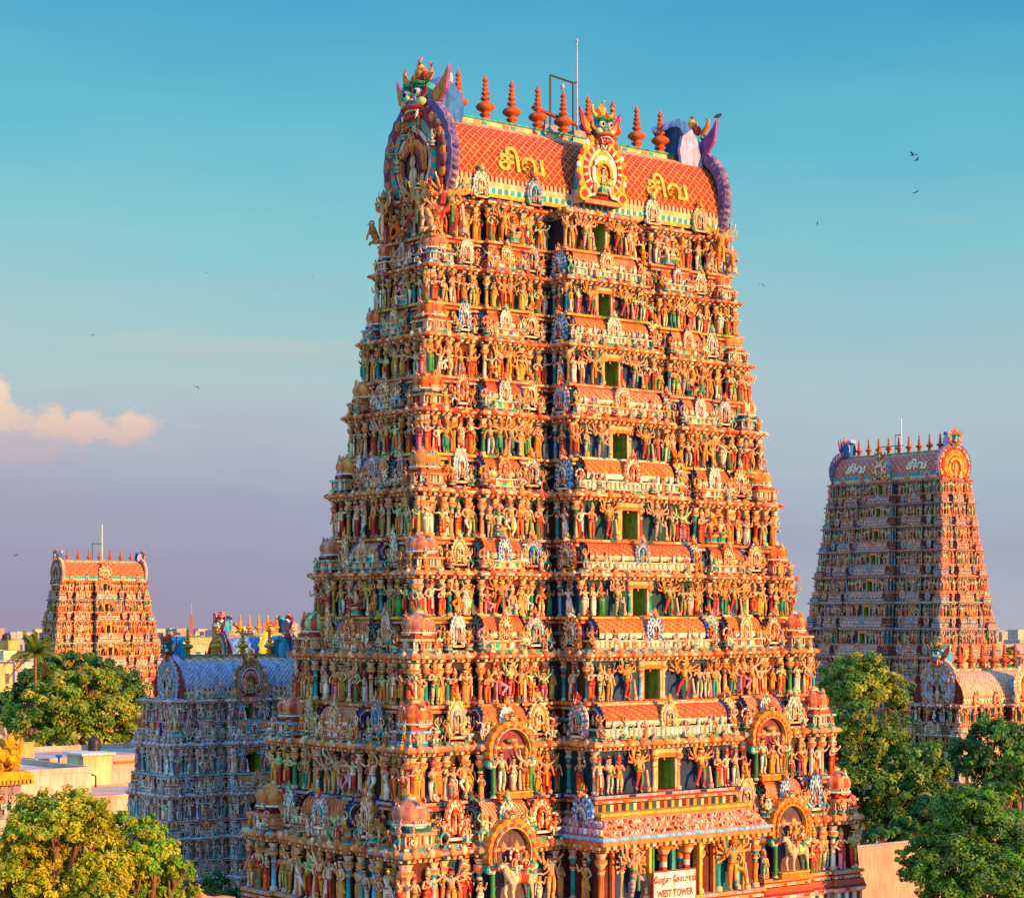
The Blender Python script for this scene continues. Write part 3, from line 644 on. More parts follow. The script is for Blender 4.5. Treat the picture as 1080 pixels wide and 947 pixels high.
def build_tower(T,zs,wf,lf,cf,pcf,q,hr,ridge,vis='L',bottom=0.,specials=None,doors=True,pal=None,roof=None,smul=1.):
    """zs: ledge heights (last one carries the vault); wf,lf: half sizes; cf: half width of the middle bay; hr: wall height under the vault"""
    r=T.rng;roof=roof or {};low=T.low;n=len(zs);A=.69*q
    sp=specials or {}
    stp=[]
    for z in zs:
        W,L=wf(z)-A,lf(z)-A
        stp.append((W,L,front_steps(cf(z),W,pcf(z),q),side_steps(L,q)))
    # plain stone base
    g=G();W,L=stp[0][0],stp[0][1];ol=outline(stp[0][2],stp[0][3],L,W)
    if zs[0]>.5:
        b=zs[0]
        sweep(g,ol,[(.35*q,bottom),(.35*q,bottom+.12*b),(.15*q,bottom+.14*b),(.15*q,b-.70*q),(.27*q,b-.62*q),(.32*q,b-.45*q),(.26*q,b-.30*q),(.2*q,b-.02)],[hx('#a58a70'),hx('#a58a70'),hx('#b09478'),PINK,CREAM,DRED,TERRA])
        tiles(g,ol,.15*q,b-1.15*q,b-.72*q,.3*q,[WHITE,NAVY,CREAM,DRED,WHITE,DTEAL],gap=.1);tiles(g,ol,.275*q,b-.60*q,b-.46*q,.5*q,[PINK,RED,PINK,WHITE],gap=.04,off2=.32*q)
        obj('stone_base',g,M_WALL,T.root)
    for k,z in enumerate(zs):
        top=k==n-1;h=hr/.70 if top else zs[k+1]-z
        W,L,fs,ss=stp[k];ol=outline(fs,ss,L,W)
        lc=[(OCHRE,GREY,CREAM),(GREY,NAVY,PEACH),(ORANGE,PEACH,CREAM),(YEL,GREEN,PEACH),(ORANGE,DTEAL,CREAM),(YEL,GREEN,CREAM),(PEACH,ORANGE,CREAM),(YEL,GREEN,PEACH),(OCHRE,CREAM,PEACH)][k%9]
        g=G()
        ci=[i for i in range(len(ol)) if abs(ol[i][1]+L+pcf(z))<1e-3 and abs(ol[i][0]+cf(z))<1e-3]
        ci=ci[0] if ci else -1;dr=doors and not(k in sp.get('nodoor',()))
        dw=.13*h*smul if not top else .13*h;dz=.37*h if not top else .44*h
        e=.24*q
        prof=[(-.3*q,-.02*h),(.02*q,0),(.16*q,.004*h),(.16*q,.03*h),(.09*q,.035*h),(.09*q,.05*h),(e,.058*h),(e,.09*h),(-.25*q,.095*h)]
        sweep(g,ol,prof,[GREY,lc[2],lc[2],lc[2],RED,lc[2],lc[0],lc[1]])
        tiles(g,ol,.09*q,.036*h+z*0,.049*h,.22,[BLUE,WHITE,RED,WHITE]) if False else None
        for gg in(g,):
            pass
        wc=[r.choice(WALLC) for _ in range(7)]
        sweep(g,ol,[(-.25*q,.095*h),(-.25*q,.56*h)],[wc],skip=(lambda i,j:i==ci) if dr else None)
        tiles(g,ol,.16*q,.006*h,.028*h,.3,[lc[2],SKYB,PEACH,lc[0],RED],gap=.06)
        tiles(g,ol,e,.06*h,.088*h,.45,[lc[0],lc[0],lc[2],lc[1],lc[0]],gap=.03)
        if dr:
            a=cf(z)-.25*q;y=-(L+pcf(z)-.25*q)
            for x0,x1,z0,z1 in((-a,-dw,.095*h,.56*h),(dw,a,.095*h,.56*h),(-dw,dw,.095*h+dz,.56*h)):
                g.add([(x0,y,z0),(x1,y,z0),(x1,y,z1),(x0,y,z1)],[(0,1,2,3)],wc[k%7])
        # pilasters between the sculptures
        spc=.165*h*smul
        for face,st,base in(('F',fs,L),('L',ss,W),('R',ss,W)):
            for t0,t1,p,tag in st:
                wd=t1-t0
                if tag=='g': continue
                if tag=='C' and dr:
                    ts=[s_*x for s_ in(-1,1) for x in(dw+.14*h*.35,cf(z)*.97)]
                else:
                    m=max(1,int(round(wd/spc/1.5)));ts=[t0+.08+(wd-.16)*i/m for i in range(m+1)]
                for t in ts:
                    pc_=r.choice(PILC);pc2=r.choice(PILC)
                    (x,y,_),ph=T.fr(face,t,base+p-.2*q,0)
                    rr=.028*h
                    if low:
                        tube(g,[(x,y,.095*h),(x,y,.56*h)],rr,pc_,5,cap=False)
                    else:
                        lathe(g,[(rr*1.5,.095*h),(rr*1.5,.13*h),(rr*.95,.14*h),(rr*.85,.36*h),(rr*1.3,.375*h),(rr*.9,.39*h),(rr*.9,.42*h),(rr*1.7,.45*h),(rr*2.1,.47*h),(rr*2.1,.50*h),(rr*1.2,.51*h),(rr*2,.56*h)],8,[CREAM,CREAM,pc_,pc2,CREAM,pc_,pc2,CREAM,ORANGE,pc_],x,y)
        g2=G()
        cc=r.choice([(PEACH,TERRA,RED),(PEACH,ORANGE,TEAL),(OCHRE,ORANGE,RED),(TERRA,PEACH,BLUE),(PEACH,CREAM,DRED)])
        pr2=[(-.25*q,.555*h),(-.05*q,.565*h),(-.05*q,.595*h),(.10*q,.60*h),(.22*q,.618*h),(.24*q,.645*h),(.12*q,.668*h),(-.04*q,.675*h),(-.04*q,.70*h),(-.3*q,.705*h)]
        sweep(g2,ol,pr2,[CREAM,cc[2],DRED]+[[r.choice([cc[0],cc[1],PEACH,OCHRE,CREAM,ORANGE,TERRA,hx('#c8744e'),TERRA,SKYB if k<4 else RED]) for _ in range(11)] for _ in range(4)]+[cc[2],cc[0]])
        tiles(g2,ol,-.05*q,.567*h,.594*h,.28,[cc[2],WHITE,YEL,TEAL,WHITE],gap=.05)
        tiles(g2,ol,.105*q,.602*h,.617*h,.16,[cc[1],CREAM,cc[2],WHITE,cc[1],DRED],gap=.1,off2=.215*q)
        tiles(g2,ol,.222*q,.62*h,.643*h,.22,[cc[0],cc[1],WHITE,cc[1],cc[2],CREAM],gap=.05,off2=.238*q)
        tiles(g2,ol,-.04*q,.677*h,.698*h,.26,[WHITE,cc[2],YEL,cc[2],TEAL],gap=.08)
        if not low:
            studs(g2,ol,.08*q,.575*h,.60*h,.3*max(q,.7),[CREAM,ORANGE],.09*q,.5)
            kudus(g2,ol,.2*q,.648*h,.75*max(q,.6),[PEACH,CREAM,ORANGE,TERRA,PEACH,OCHRE,CREAM],.055*h)
        # deck on the cornice
        dz_=.703*h
        zw=W-1.6*q if W>3 else .2;zl=max(.05,L-2.2*q)
        for t0,t1,p,_ in fs:
            for sg in(-1,1):
                g2.add([(t0,sg*zl,dz_),(t1,sg*zl,dz_),(t1,sg*(L+p-.2*q),dz_),(t0,sg*(L+p-.2*q),dz_)],[(0,1,2,3) if sg>0 else (3,2,1,0)],PEACH)
        for t0,t1,p,tag in ss:
            if tag=='K':continue
            for sg in(-1,1):
                g2.add([(sg*zw,t0,dz_-.003),(sg*(W+p-.2*q),t0,dz_-.003),(sg*(W+p-.2*q),t1,dz_-.003),(sg*zw,t1,dz_-.003)],[(0,1,2,3) if sg>0 else (3,2,1,0)],PEACH)
        if not top:
            W2,L2,fs2,ss2=stp[k+1];ol2=outline(fs2,ss2,L2,W2);nc=[r.choice([hx('#54302a'),hx('#64402e'),hx('#2c3c4c'),hx('#6a2c24'),hx('#3a3440')]) for _ in range(5)]
            sweep(g,ol2,[(-.12*q,.69*h),(-.12*q,.86*h),(.02*q,.87*h),(.02*q,.90*h),(-.1*q,.905*h),(-.1*q,1.0*h)],[nc,CREAM,[RED,TEAL,BLUE],CREAM,nc])
            tiles(g,ol2,-.1*q,.91*h,.985*h,.24,[WHITE,DRED,PEACH,NAVY,YEL,DTEAL],gap=.12)
            tiles(g,ol2,-.12*q,.74*h,.85*h,.3,[r.choice([TERRA,SKYB,PEACH]),DRED,CREAM,DTEAL],gap=.14)
        o=obj('storey',T.remap(g),M_PAINT,T.root,(0,0,z))
        obj('cornice',T.remap(g2),M_PAINT,o)
        # doorway; back of the passage painted near black for the dark inside
        if dr:
            y=-(L+pcf(z)-.25*q);gp=G();d2=1.9*q
            GI=hx('#86ac44');z0,z1=z+.095*h,z+.095*h+dz
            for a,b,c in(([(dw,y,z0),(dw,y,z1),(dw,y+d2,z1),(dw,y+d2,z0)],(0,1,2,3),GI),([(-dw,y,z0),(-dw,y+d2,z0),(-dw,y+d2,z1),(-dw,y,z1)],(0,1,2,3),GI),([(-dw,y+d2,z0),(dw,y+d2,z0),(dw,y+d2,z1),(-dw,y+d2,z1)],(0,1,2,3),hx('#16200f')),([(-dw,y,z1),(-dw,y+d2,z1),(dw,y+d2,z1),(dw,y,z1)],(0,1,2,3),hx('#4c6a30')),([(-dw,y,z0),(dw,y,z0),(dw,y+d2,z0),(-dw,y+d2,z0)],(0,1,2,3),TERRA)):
                gp.add(a,[b],c)
            dd=obj('doorway',gp,M_PAINT,T.root)
            gf=G();fw=.035*h
            for sg in(-1,1):
                box(gf,sg*(dw+fw/2)-fw/2,sg*(dw+fw/2)+fw/2,y-.1*q,y+.02,z0,z1,YEL if sg<0 else CREAM)
            box(gf,-dw-fw*1.4,dw+fw*1.4,y-.14*q,y+.02,z1,z1+.045*h,ORANGE);box(gf,-dw-fw,dw+fw,y-.11*q,y+.02,z1+.046*h,z1+.09*h,CREAM)
            box(gf,-dw-.3*dw,dw+.3*dw,y-.3*q,y-.02,z0-.01,z0+.012*h,TERRA)
            lathe(gf,[(.02,0),(.05,.03),(.035,.1),(.01,.14)],6,GOLD,-dw*.2,y-.05*q,z1-.15*q)
            obj('door_frame',gf,M_PAINT,dd)
        # sculptures standing on the ledge
        sz=z+.095*h;H=.47*h if not top else .50*h
        for face,st,base in(('F',fs,L),('L',ss,W),('R',ss,W),):
            for t0,t1,p,tag in st:
                hid=(face in'LR' and face!=vis)
                if hid and not(tag=='K' and t0<0): continue
                wd=t1-t0;d=base+p
                if (k,face,tag) in sp.get('clear',()): continue
                if tag=='g':
                    if wd>.32*q: T.statue(r.choice(['robed_statue','standing_statue']),face,(t0+t1)/2,d+.02*q,sz,H*.92,.9)
                    continue
                if tag=='C' and dr:
                    gw=(cf(z)-dw)
                    for s_ in(-1,1):
                        T.statue('guardian_statue',face,s_*(dw+gw*.36),d+.08*q,sz,H*1.06,1.12)
                        rest=gw*.5;m=max(1,int(rest/(spc*.9)))
                        for i in range(m): T.statue(r.choice(['robed_statue','standing_statue','deity_statue']),face,s_*(cf(z)-rest*.9*(i+.35)/m),d+.02*q,sz,H*.95)
                    continue
                m=max(1,int(round(wd/spc)))
                for i in range(m):
                    t=t0+wd*(i+.5)/m
                    ctr=abs(i-(m-1)/2)<.6
                    if tag=='B' and ctr: nm=r.choice(['deity_statue','dancing_statue','guardian_statue','seated_statue','deity_statue'])
                    else: nm=r.choices(['standing_statue','robed_statue','deity_statue','dancing_statue'],[5,5,1.5,1.2])[0]
                    hh=H*(1.08 if tag=='B' and ctr else r.uniform(.80,1.06))
                    if nm=='seated_statue':hh*=.95
                    T.statue(nm,face,t+r.uniform(-.07,.07),d+r.uniform(-.05,.08)*q,sz,hh,r.uniform(1.02,1.2))
        if not top:
            for zz_,cs_ in((.10,None),):
                for i in range(3):
                    tt=(L+pcf(z)*(.12+.38*i));(x,y,_),ph=T.fr(vis,tt if vis=='L' else -tt,cf(z)-.2*q,0)
                    gq=G();rr_=.026*h;lathe(gq,[(rr_*1.5,.095*h),(rr_,.13*h),(rr_*.9,.36*h),(rr_*1.5,.40*h),(rr_,.43*h),(rr_*2,.48*h),(rr_*1.2,.51*h),(rr_*2,.56*h)],8,[CREAM,r.choice([TEAL,SKYB]),CREAM,RED,TEAL,WHITE,CREAM],x,y)
                    gq.v=[gq.pack().v[0]+np.array([0,0,z])];T.pile('pilaster',gq,(1,1,1),0,(0,0,0))
        # flank of the middle bay that faces the shaded side
        s_=-1 if vis=='L' else 1
        pcz=pcf(z)
        if not top and not low:
            T.statue(r.choice(['standing_statue','robed_statue']),vis,(L+pcz*.55) if vis=='L' else -(L+pcz*.55),cf(z)+.02,sz,H*.95)
            (x,y,_)=(s_*(cf(z)+.0),-(L+pcz*.5),0)
            T.shrine(vis,(L+pcz*.45) if vis=='L' else -(L+pcz*.45),cf(z)-.1*q,z+.71*h,min(pcz*.8,.34*h),.40*h,r.choice([3,8,5]))
        if top: continue
        # pavilions on the cornice
        pz=z+.703*h
        for face,st,base in(('F',fs,L),('L',ss,W),('R',ss,W)):
            for t0,t1,p,tag in st:
                hid=(face in'LR' and face!=vis)
                if hid: continue
                wd=t1-t0;d=base+p;tm=(t0+t1)/2
                if (k,face,tag,'pav') in sp.get('clear',()): continue
                if tag=='K':
                    if face!='F' and ((t0<0)==(face=='R')): continue
                    w=wd*.9;T.kuta(face,tm,d-w/2-.02,pz,w,.44*h)
                elif tag in'BC':
                    dp=min(1.1*q+.1*h,wd*.6)
                    T.shala(face,tm,d-dp/2+.02*q,pz,wd*.9*r.uniform(.93,1.05),dp,.36*h*r.uniform(.92,1.06),1.0 if tag=='B' else 1.05,bi=r.choice([0,3,4,2]) if tag=='C' else None)
                    if not low:
                        for s2 in(-1,1):
                            T.statue(r.choice(['seated_statue','crouching_statue','dancing_statue']),face,tm+s2*wd*.30,d+.02*q,pz+.02*h,.23*h,1.1)
                            T.statue(r.choice(['seated_statue','crouching_statue','dancing_statue']),face,tm+s2*wd*.47,d+.0*q,pz+.01*h,.27*h,1.1)
                elif tag in'hs':
                    T.shrine(face,tm,d-.12*q,pz+.04*h,min(wd*.85,.42*h)*r.uniform(.88,1.08),.40*h*r.uniform(.88,1.15))
                    if not low:
                        for s2 in(-1,1): T.statue(r.choice(['seated_statue','crouching_statue']),face,tm+s2*wd*.48,d-.06*q,pz,.25*h,1.1)
                        T.statue(r.choice(['crouching_statue','seated_statue']),face,tm+r.uniform(-.3,.3)*wd,d-.45*q,pz+.12*h,.27*h,1.1)
                elif not low:
                    T.statue(r.choice(['crouching_statue','seated_statue','lion_statue']),face,tm,d-.1*q,pz,.26*h,1.1)
        if not low:   # crouching and seated figures in front of the pavilions
            for face,st,base in(('F',fs,L),(vis,ss,W)):
                for t0,t1,p,tag in st:
                    if tag in 'g' or (k,face,tag,'pav') in sp.get('clear',()): continue
                    if (k,face,tag) in sp.get('clear',()): continue
                    wd=t1-t0;m=max(2,int(wd/(.15*h)))
                    for i in range(m):
                        t=t0+wd*(i+.5)/m
                        if r.random()<.22 or (abs(i-(m-1)/2)<1 and tag in'BCh'): continue
                        T.statue(r.choice(['seated_statue','crouching_statue','dancing_statue','robed_statue','seated_statue']),face,t+r.uniform(-.05,.05),base+p+.08*q,z+.685*h,r.uniform(.15,.24)*h,1.15)
        if not low:   # small figures along the frieze behind the pavilions
            W2,L2,fs2,ss2=stp[k+1]
            for face,st,base in(('F',fs2,L2),(vis,ss2,W2)):
                for t0,t1,p,tag in st:
                    if tag in'Cg':continue
                    for t in(t0+.08*(t1-t0),t1-.08*(t1-t0)):
                        T.statue(r.choice(['crouching_statue','seated_statue','robed_statue']),face,t,base+p+.12*q,z+.80*h,.21*h,1.15)
    # ---- vault
    W,L,fs,ss=stp[-1];z0=zs[-1]+hr+.01
    b=roof.get('b',L+.5*q);Wv=roof.get('W',W+.1*q);rs=(ridge-z0)
    c1,c2=roof.get('lat',(hx('#a8321f'),hx('#cc9450')))
    g=G();nx=int(2*Wv/(.13 if not low else .3));nt=44 if not low else 22;t=np.linspace(-.22,PI+.22,nt+1)
    y=-b*np.cos(t);zz=z0+rs*(.16+.84*np.sin(t));zz=np.maximum(zz,z0)
    xs=np.linspace(-Wv,Wv,nx+1);vs=np.column_stack([np.repeat(xs,nt+1),np.tile(y,nx+1),np.tile(zz,nx+1)])
    i=np.repeat(np.arange(nx),nt);j=np.tile(np.arange(nt),nx);a=i*(nt+1)+j
    f=np.column_stack([a,a+nt+1,a+nt+2,a+1]);per=6 if not low else 4
    col=np.where((((i//2+j)%2==0))[:,None],c1,tuple(min(1,x*1.18) for x in c1))
    ed=np.minimum(j,nt-1-j)
    for lo,hi,cs in((0,1,[YEL]),(1,2,[TEAL,TEAL,WHITE]),(2,3,[CREAM]),(3,4,[DRED,CREAM])) if not low else ((0,1,[CREAM]),(1,2,[TEAL])):
        m=(ed>=lo)&(ed<hi);col[m]=np.array(cs)[i[m]%len(cs)]
    mid=np.abs(j-(nt-1)/2);m=mid<nt*.13;col[m]=np.array([PEACH,CREAM])[(i[m]//2)%2] if not low else PEACH
    g.add(vs,f,col,True)
    for s_ in(-1,1):
        e=G();o=np.column_stack([y,zz]);extr(e,o,-.02,.02,DRED);g.put(e,(1,1,1),s_*PI/2,(s_*(Wv-.03),0,0))
    # raised diamond lattice
    ca=.44*q if not low else .9;m=14;lo,hi=t[4 if not low else 2],t[-5 if not low else -3]
    for sg in(-1,1):
        for side in(0,1):
            ta=np.linspace(lo,lo+(hi-lo)*.37,m) if side==0 else np.linspace(hi,hi-(hi-lo)*.37,m)
            run=(b+rs)*.5*abs(ta[-1]-ta[0])
            for x0 in np.arange(-Wv-run,Wv+run,ca):
                xx=x0+sg*np.linspace(0,run,m);ok=(xx>-Wv+.03)&(xx<Wv-.03)
                if ok.sum()<2: continue
                tt=ta[ok];xx=xx[ok];hw=.032*q if not low else .07
                yy=-(b+.02)*np.cos(tt);z_=z0+(rs+.02)*(.16+.84*np.sin(tt));n_=len(tt)
                v=np.vstack([np.column_stack([xx-hw,yy,z_]),np.column_stack([xx+hw,yy,z_])]);ii=np.arange(n_-1)
                g.add(v,np.column_stack([ii,ii+n_,ii+n_+1,ii+1]) if side==0 else np.column_stack([ii+1,ii+n_+1,ii+n_,ii]),c2)
    vr=obj('vault_roof',g,M_PAINT,T.root)
    g=G();rc=[TEAL,CREAM,LGREEN,PEACH]
    box(g,-Wv,Wv,-.28*q,.28*q,ridge-.1*q,ridge+.22*q,CREAM)
    nn=int(2*Wv/(.45*q))
    for i in range(nn):
        x0=-Wv+2*Wv*i/nn;x1=x0+2*Wv/nn
        for s_ in(-1,1):
            yy=s_*.28*q;g.add([(x0+.05*q,yy+s_*.008,ridge-.05*q),(x1-.05*q,yy+s_*.008,ridge-.05*q),(x1-.05*q,yy+s_*.008,ridge+.17*q),(x0+.05*q,yy+s_*.008,ridge+.17*q)],[(0,1,2,3) if s_<0 else (3,2,1,0)],rc[i%4])
    box(g,-Wv,Wv,-.36*q,.36*q,ridge+.22*q,ridge+.30*q,roof.get('cap',TEAL))
    obj('ridge_band',g,M_PAINT,vr)
    nf=roof.get('nf',9);fw=roof.get('fw',Wv*.72);fh=roof.get('fh',2.35*q)
    fm=FINIG if roof.get('gold') else FINI
    for i in range(nf):
        x=-fw+2*fw*i/(nf-1) if nf>1 else 0
        if i in roof.get('skip',()): continue
        obj('finial',lib_mesh('finial',bool(roof.get('gold')),fm),M_GOLD if roof.get('gold') else M_COPPER,T.root,(x,0,ridge+.29*q),r.uniform(0,1),(fh*.92,fh*.92,fh))
    # eave moulding with small shrines
    for s_ in(-1,1):
        for x in(.42,.78): T.shrine('F',s_*x*Wv,b+.12*q,z0-.12*q,1.05*q,1.35*q)
    # end gables with monster masks
    gs=roof.get('gs',rs*1.5);gw=roof.get('gw',2*b*1.12);ez=z0-.22*rs
    for s_ in(-1,1):
        cols=roof.get('end',(hx('#8a3340'),TEAL,ORANGE,DRED));g=gable(cols,5+s_,49 if not low else 21)
        e=obj('end_gable',g,M_PAINT,T.root,(s_*(Wv+.05*q),0,ez),s_*PI/2,(gw,1.6*q,gs))
        gm=G();m=40;a=np.linspace(-.7,PI+.7,m);lob=1+.05*np.abs(np.sin(np.arange(m)*1.4))
        o=np.column_stack([.56*lob*np.cos(a),.48+.545*lob*np.sin(a)]);p=np.column_stack([.44*np.cos(a),.48+.44*np.sin(a)])
        mc=roof.get('mane',[hx('#8f7fa0'),hx('#6c5c8c'),hx('#9c8496')]);ring(gm,o*[.93,1]+[0,-.005],p,.05,.34,[mc[1]])
        for ii in range(0,m,1):
            aa=a[ii];x_,z_=.505*math.cos(aa),.48+.49*math.sin(aa);pg=G();ell(pg,(0,0,0),(.032,.16,.07),mc[ii%len(mc)],7,4);pv=pg.pack().v[0];ca_,sa_=math.cos(aa-PI/2),math.sin(aa-PI/2);pg.v[0]=np.column_stack([pv[:,0]*ca_-pv[:,2]*sa_,pv[:,1],pv[:,0]*sa_+pv[:,2]*ca_]);gm.put(pg,(1,1,1),0,(x_,.22,z_))
        ring(gm,np.column_stack([.475*np.cos(a),.48+.475*np.sin(a)]),p,-.02,.06,[TEAL,CREAM,RED,CREAM])
        obj('mane',gm,M_PAINT,e)
        for x,hh in((-.3,.30),(-.1,.36),(.12,.34),(.31,.30)):
            face='L' if s_<0 else 'R'
            if face==vis and not low:
                T.statue(r.choice(['deity_statue','standing_statue','robed_statue']),face,x*gw,Wv+.38*q,ez+.04*gs,hh*gs*.8)
        if face==vis and not low:
            for xx,zz_,hh in((-.22,.40,.22),(.22,.40,.22),(0,.5,.27),(-.12,.68,.18),(.12,.68,.18),(-.33,.55,.18),(.33,.55,.18)):
                T.statue(r.choice(['seated_statue','dancing_statue','crouching_statue']),face,xx*gw,Wv+.30*q,ez+zz_*gs,hh*gs)
        ms=roof.get('ms',1.9*q)
        kk=('mask',roof.get('mcol',0),s_)
        hd=mask_head(*roof.get('mask',(TEAL,ORANGE,ORANGE,BLUE,LILAC)),cs=roof.get('cs',(1,1))[s_>0])
        obj('monster_mask',hd,M_PAINT,T.root,(s_*(Wv+.02*q-roof.get('mx',0)),0,ez+roof.get('mz',.93)*gs),s_*PI/2,(ms*roof.get('mw',1),ms,ms))
    # middle gable
    cz=roof.get('cz',1.0);pc_=pcf(zs[-1]);dd=L+pc_+.05*q
    gb=barrel(20,TEAL,SKYB,CREAM);obj('cross_vault',gb,M_PAINT,T.root,(0,-(dd*.5+.1),z0),PI/2,(dd-.1,2.3*q*cz,rs*.72))
    gw2,gh2=roof.get('cg',(3.0*q,3.3*q))
    for face,vs_ in(('F',1),('B',0)):
        loc,ph=T.fr(face,0,dd if vs_ else L+.6*q,z0-.05*q+roof.get('cup',0))
        e=obj('middle_gable',gable(roof.get('mid',(YEL,RED,WHITE,ORANGE)),11,49 if not low else 21,fig=LIB['seated_statue'][2]),M_PAINT,T.root,loc,ph,(gw2,1.5*q,gh2))
        ms=roof.get('cms',1.15*q)
        if vs_: obj('monster_mask',mask_head(*roof.get('cmask',(TEAL,YEL,RED,BLUE,LILAC)),with_crest=roof.get('ccrest',False)),M_PAINT,T.root,(loc[0],loc[1]+.1*q,loc[2]+.80*gh2),ph,(ms,ms,ms))
    T.flush()
# ---------------------------------------------------------------- camera, sky, sun
F=2160.;
def at(px,py,Y): return ((px-540)/F*Y,Y,CAMZ-(py-650)/F*Y)
cam=bpy.data.objects.new('camera',bpy.data.cameras.new('camera'));COL.objects.link(cam);scene.camera=cam
cam.location=(0,0,CAMZ);cam.rotation_euler=(PI/2,0,0);cam.data.lens=72;cam.data.sensor_width=36;cam.data.shift_y=.1634;cam.data.clip_end=20000;cam.data.clip_start=1
SUN_AZ=math.radians(57);SUN_EL=math.radians(13)
sd_=(math.sin(SUN_AZ)*math.cos(SUN_EL),-math.cos(SUN_AZ)*math.cos(SUN_EL),math.sin(SUN_EL))
sun=bpy.data.objects.new('sun',bpy.data.lights.new('sun','SUN'));COL.objects.link(sun)
from mathutils import Vector
sun.rotation_euler=Vector(sd_).to_track_quat('Z','Y').to_euler();sun.data.energy=4.9;sun.data.angle=math.radians(.5);sun.data.color=(1.,.45,.115)
w=bpy.data.worlds.new('World');scene.world=w;w.use_nodes=True;nt=w.node_tree;L_=nt.links.new;bg=nt.nodes['Background'];wo=nt.nodes['World Output']
sky=N(nt,'ShaderNodeTexSky',sky_type='NISHITA');sky.sun_disc=False;sky.sun_elevation=SUN_EL;sky.sun_rotation=PI-SUN_AZ;sky.air_density=1.2;sky.dust_density=1.5;sky.ozone_density=2
L_(sky.outputs[0],bg.inputs[0]);bg.inputs[1].default_value=.10
geo=N(nt,'ShaderNodeTexCoord');sp=N(nt,'ShaderNodeSeparateXYZ');L_(geo.outputs['Generated'],sp.inputs[0])
rp=N(nt,'ShaderNodeValToRGB');els=rp.color_ramp.elements
stops=[(0.,'#958ea8'),(.03,'#918fac'),(.055,'#9797b2'),(.08,'#a2a9ba'),(.105,'#a6b8bf'),(.14,'#9bbcc0'),(.18,'#80bdc4'),(.23,'#5cb2c4'),(.29,'#3a9cc0'),(.45,'#2f82b4'),(1.,'#2a70b4')]
els[0].position=0;els[0].color=hx(stops[0][1])+(1,);els[1].position=1;els[1].color=hx(stops[-1][1])+(1,)
for p,c in stops[1:-1]:
    e=els.new(p);e.color=hx(c)+(1,)
# gentle unevenness of the haze bands
mp=N(nt,'ShaderNodeMapping');mp.inputs['Scale'].default_value=(3,3,14);L_(geo.outputs['Generated'],mp.inputs[0])
nz=N(nt,'ShaderNodeTexNoise');nz.inputs['Scale'].default_value=2.2;nz.inputs['Detail'].default_value=5;L_(mp.outputs[0],nz.inputs['Vector'])
m1=N(nt,'ShaderNodeMath',operation='MULTIPLY_ADD');m1.inputs[1].default_value=.05;L_(nz.outputs['Fac'],m1.inputs[0])
m0=N(nt,'ShaderNodeMath',operation='ADD');m0.inputs[1].default_value=-.025;L_(sp.outputs['Z'],m0.inputs[0]);L_(m0.outputs[0],m1.inputs[2]);L_(m1.outputs[0],rp.inputs[0])
rp2=N(nt,'ShaderNodeValToRGB');e2=rp2.color_ramp.elements;st2=[(0.,'#a8aabc'),(.03,'#98a2b8'),(.055,'#9aa9bd'),(.08,'#a2b4c0'),(.105,'#a2b8c2'),(.14,'#93b9c2'),(.18,'#76b8c4'),(.23,'#54aec4'),(.29,'#3698be'),(.45,'#2a7cb4'),(1.,'#2a70b4')]
e2[0].position=0;e2[0].color=hx(st2[0][1])+(1,);e2[1].position=1;e2[1].color=hx(st2[-1][1])+(1,)
for p,c in st2[1:-1]:
    e=e2.new(p);e.color=hx(c)+(1,)
L_(m1.outputs[0],rp2.inputs[0])
sx=N(nt,'ShaderNodeMapRange',interpolation_type='SMOOTHSTEP');L_(sp.outputs['X'],sx.inputs[0]);sx.inputs[1].default_value=-.24;sx.inputs[2].default_value=.24
mxx=N(nt,'ShaderNodeMix',data_type='RGBA');L_(sx.outputs[0],mxx.inputs['Factor']);L_(rp.outputs[0],mxx.inputs['A']);L_(rp2.outputs[0],mxx.inputs['B'])
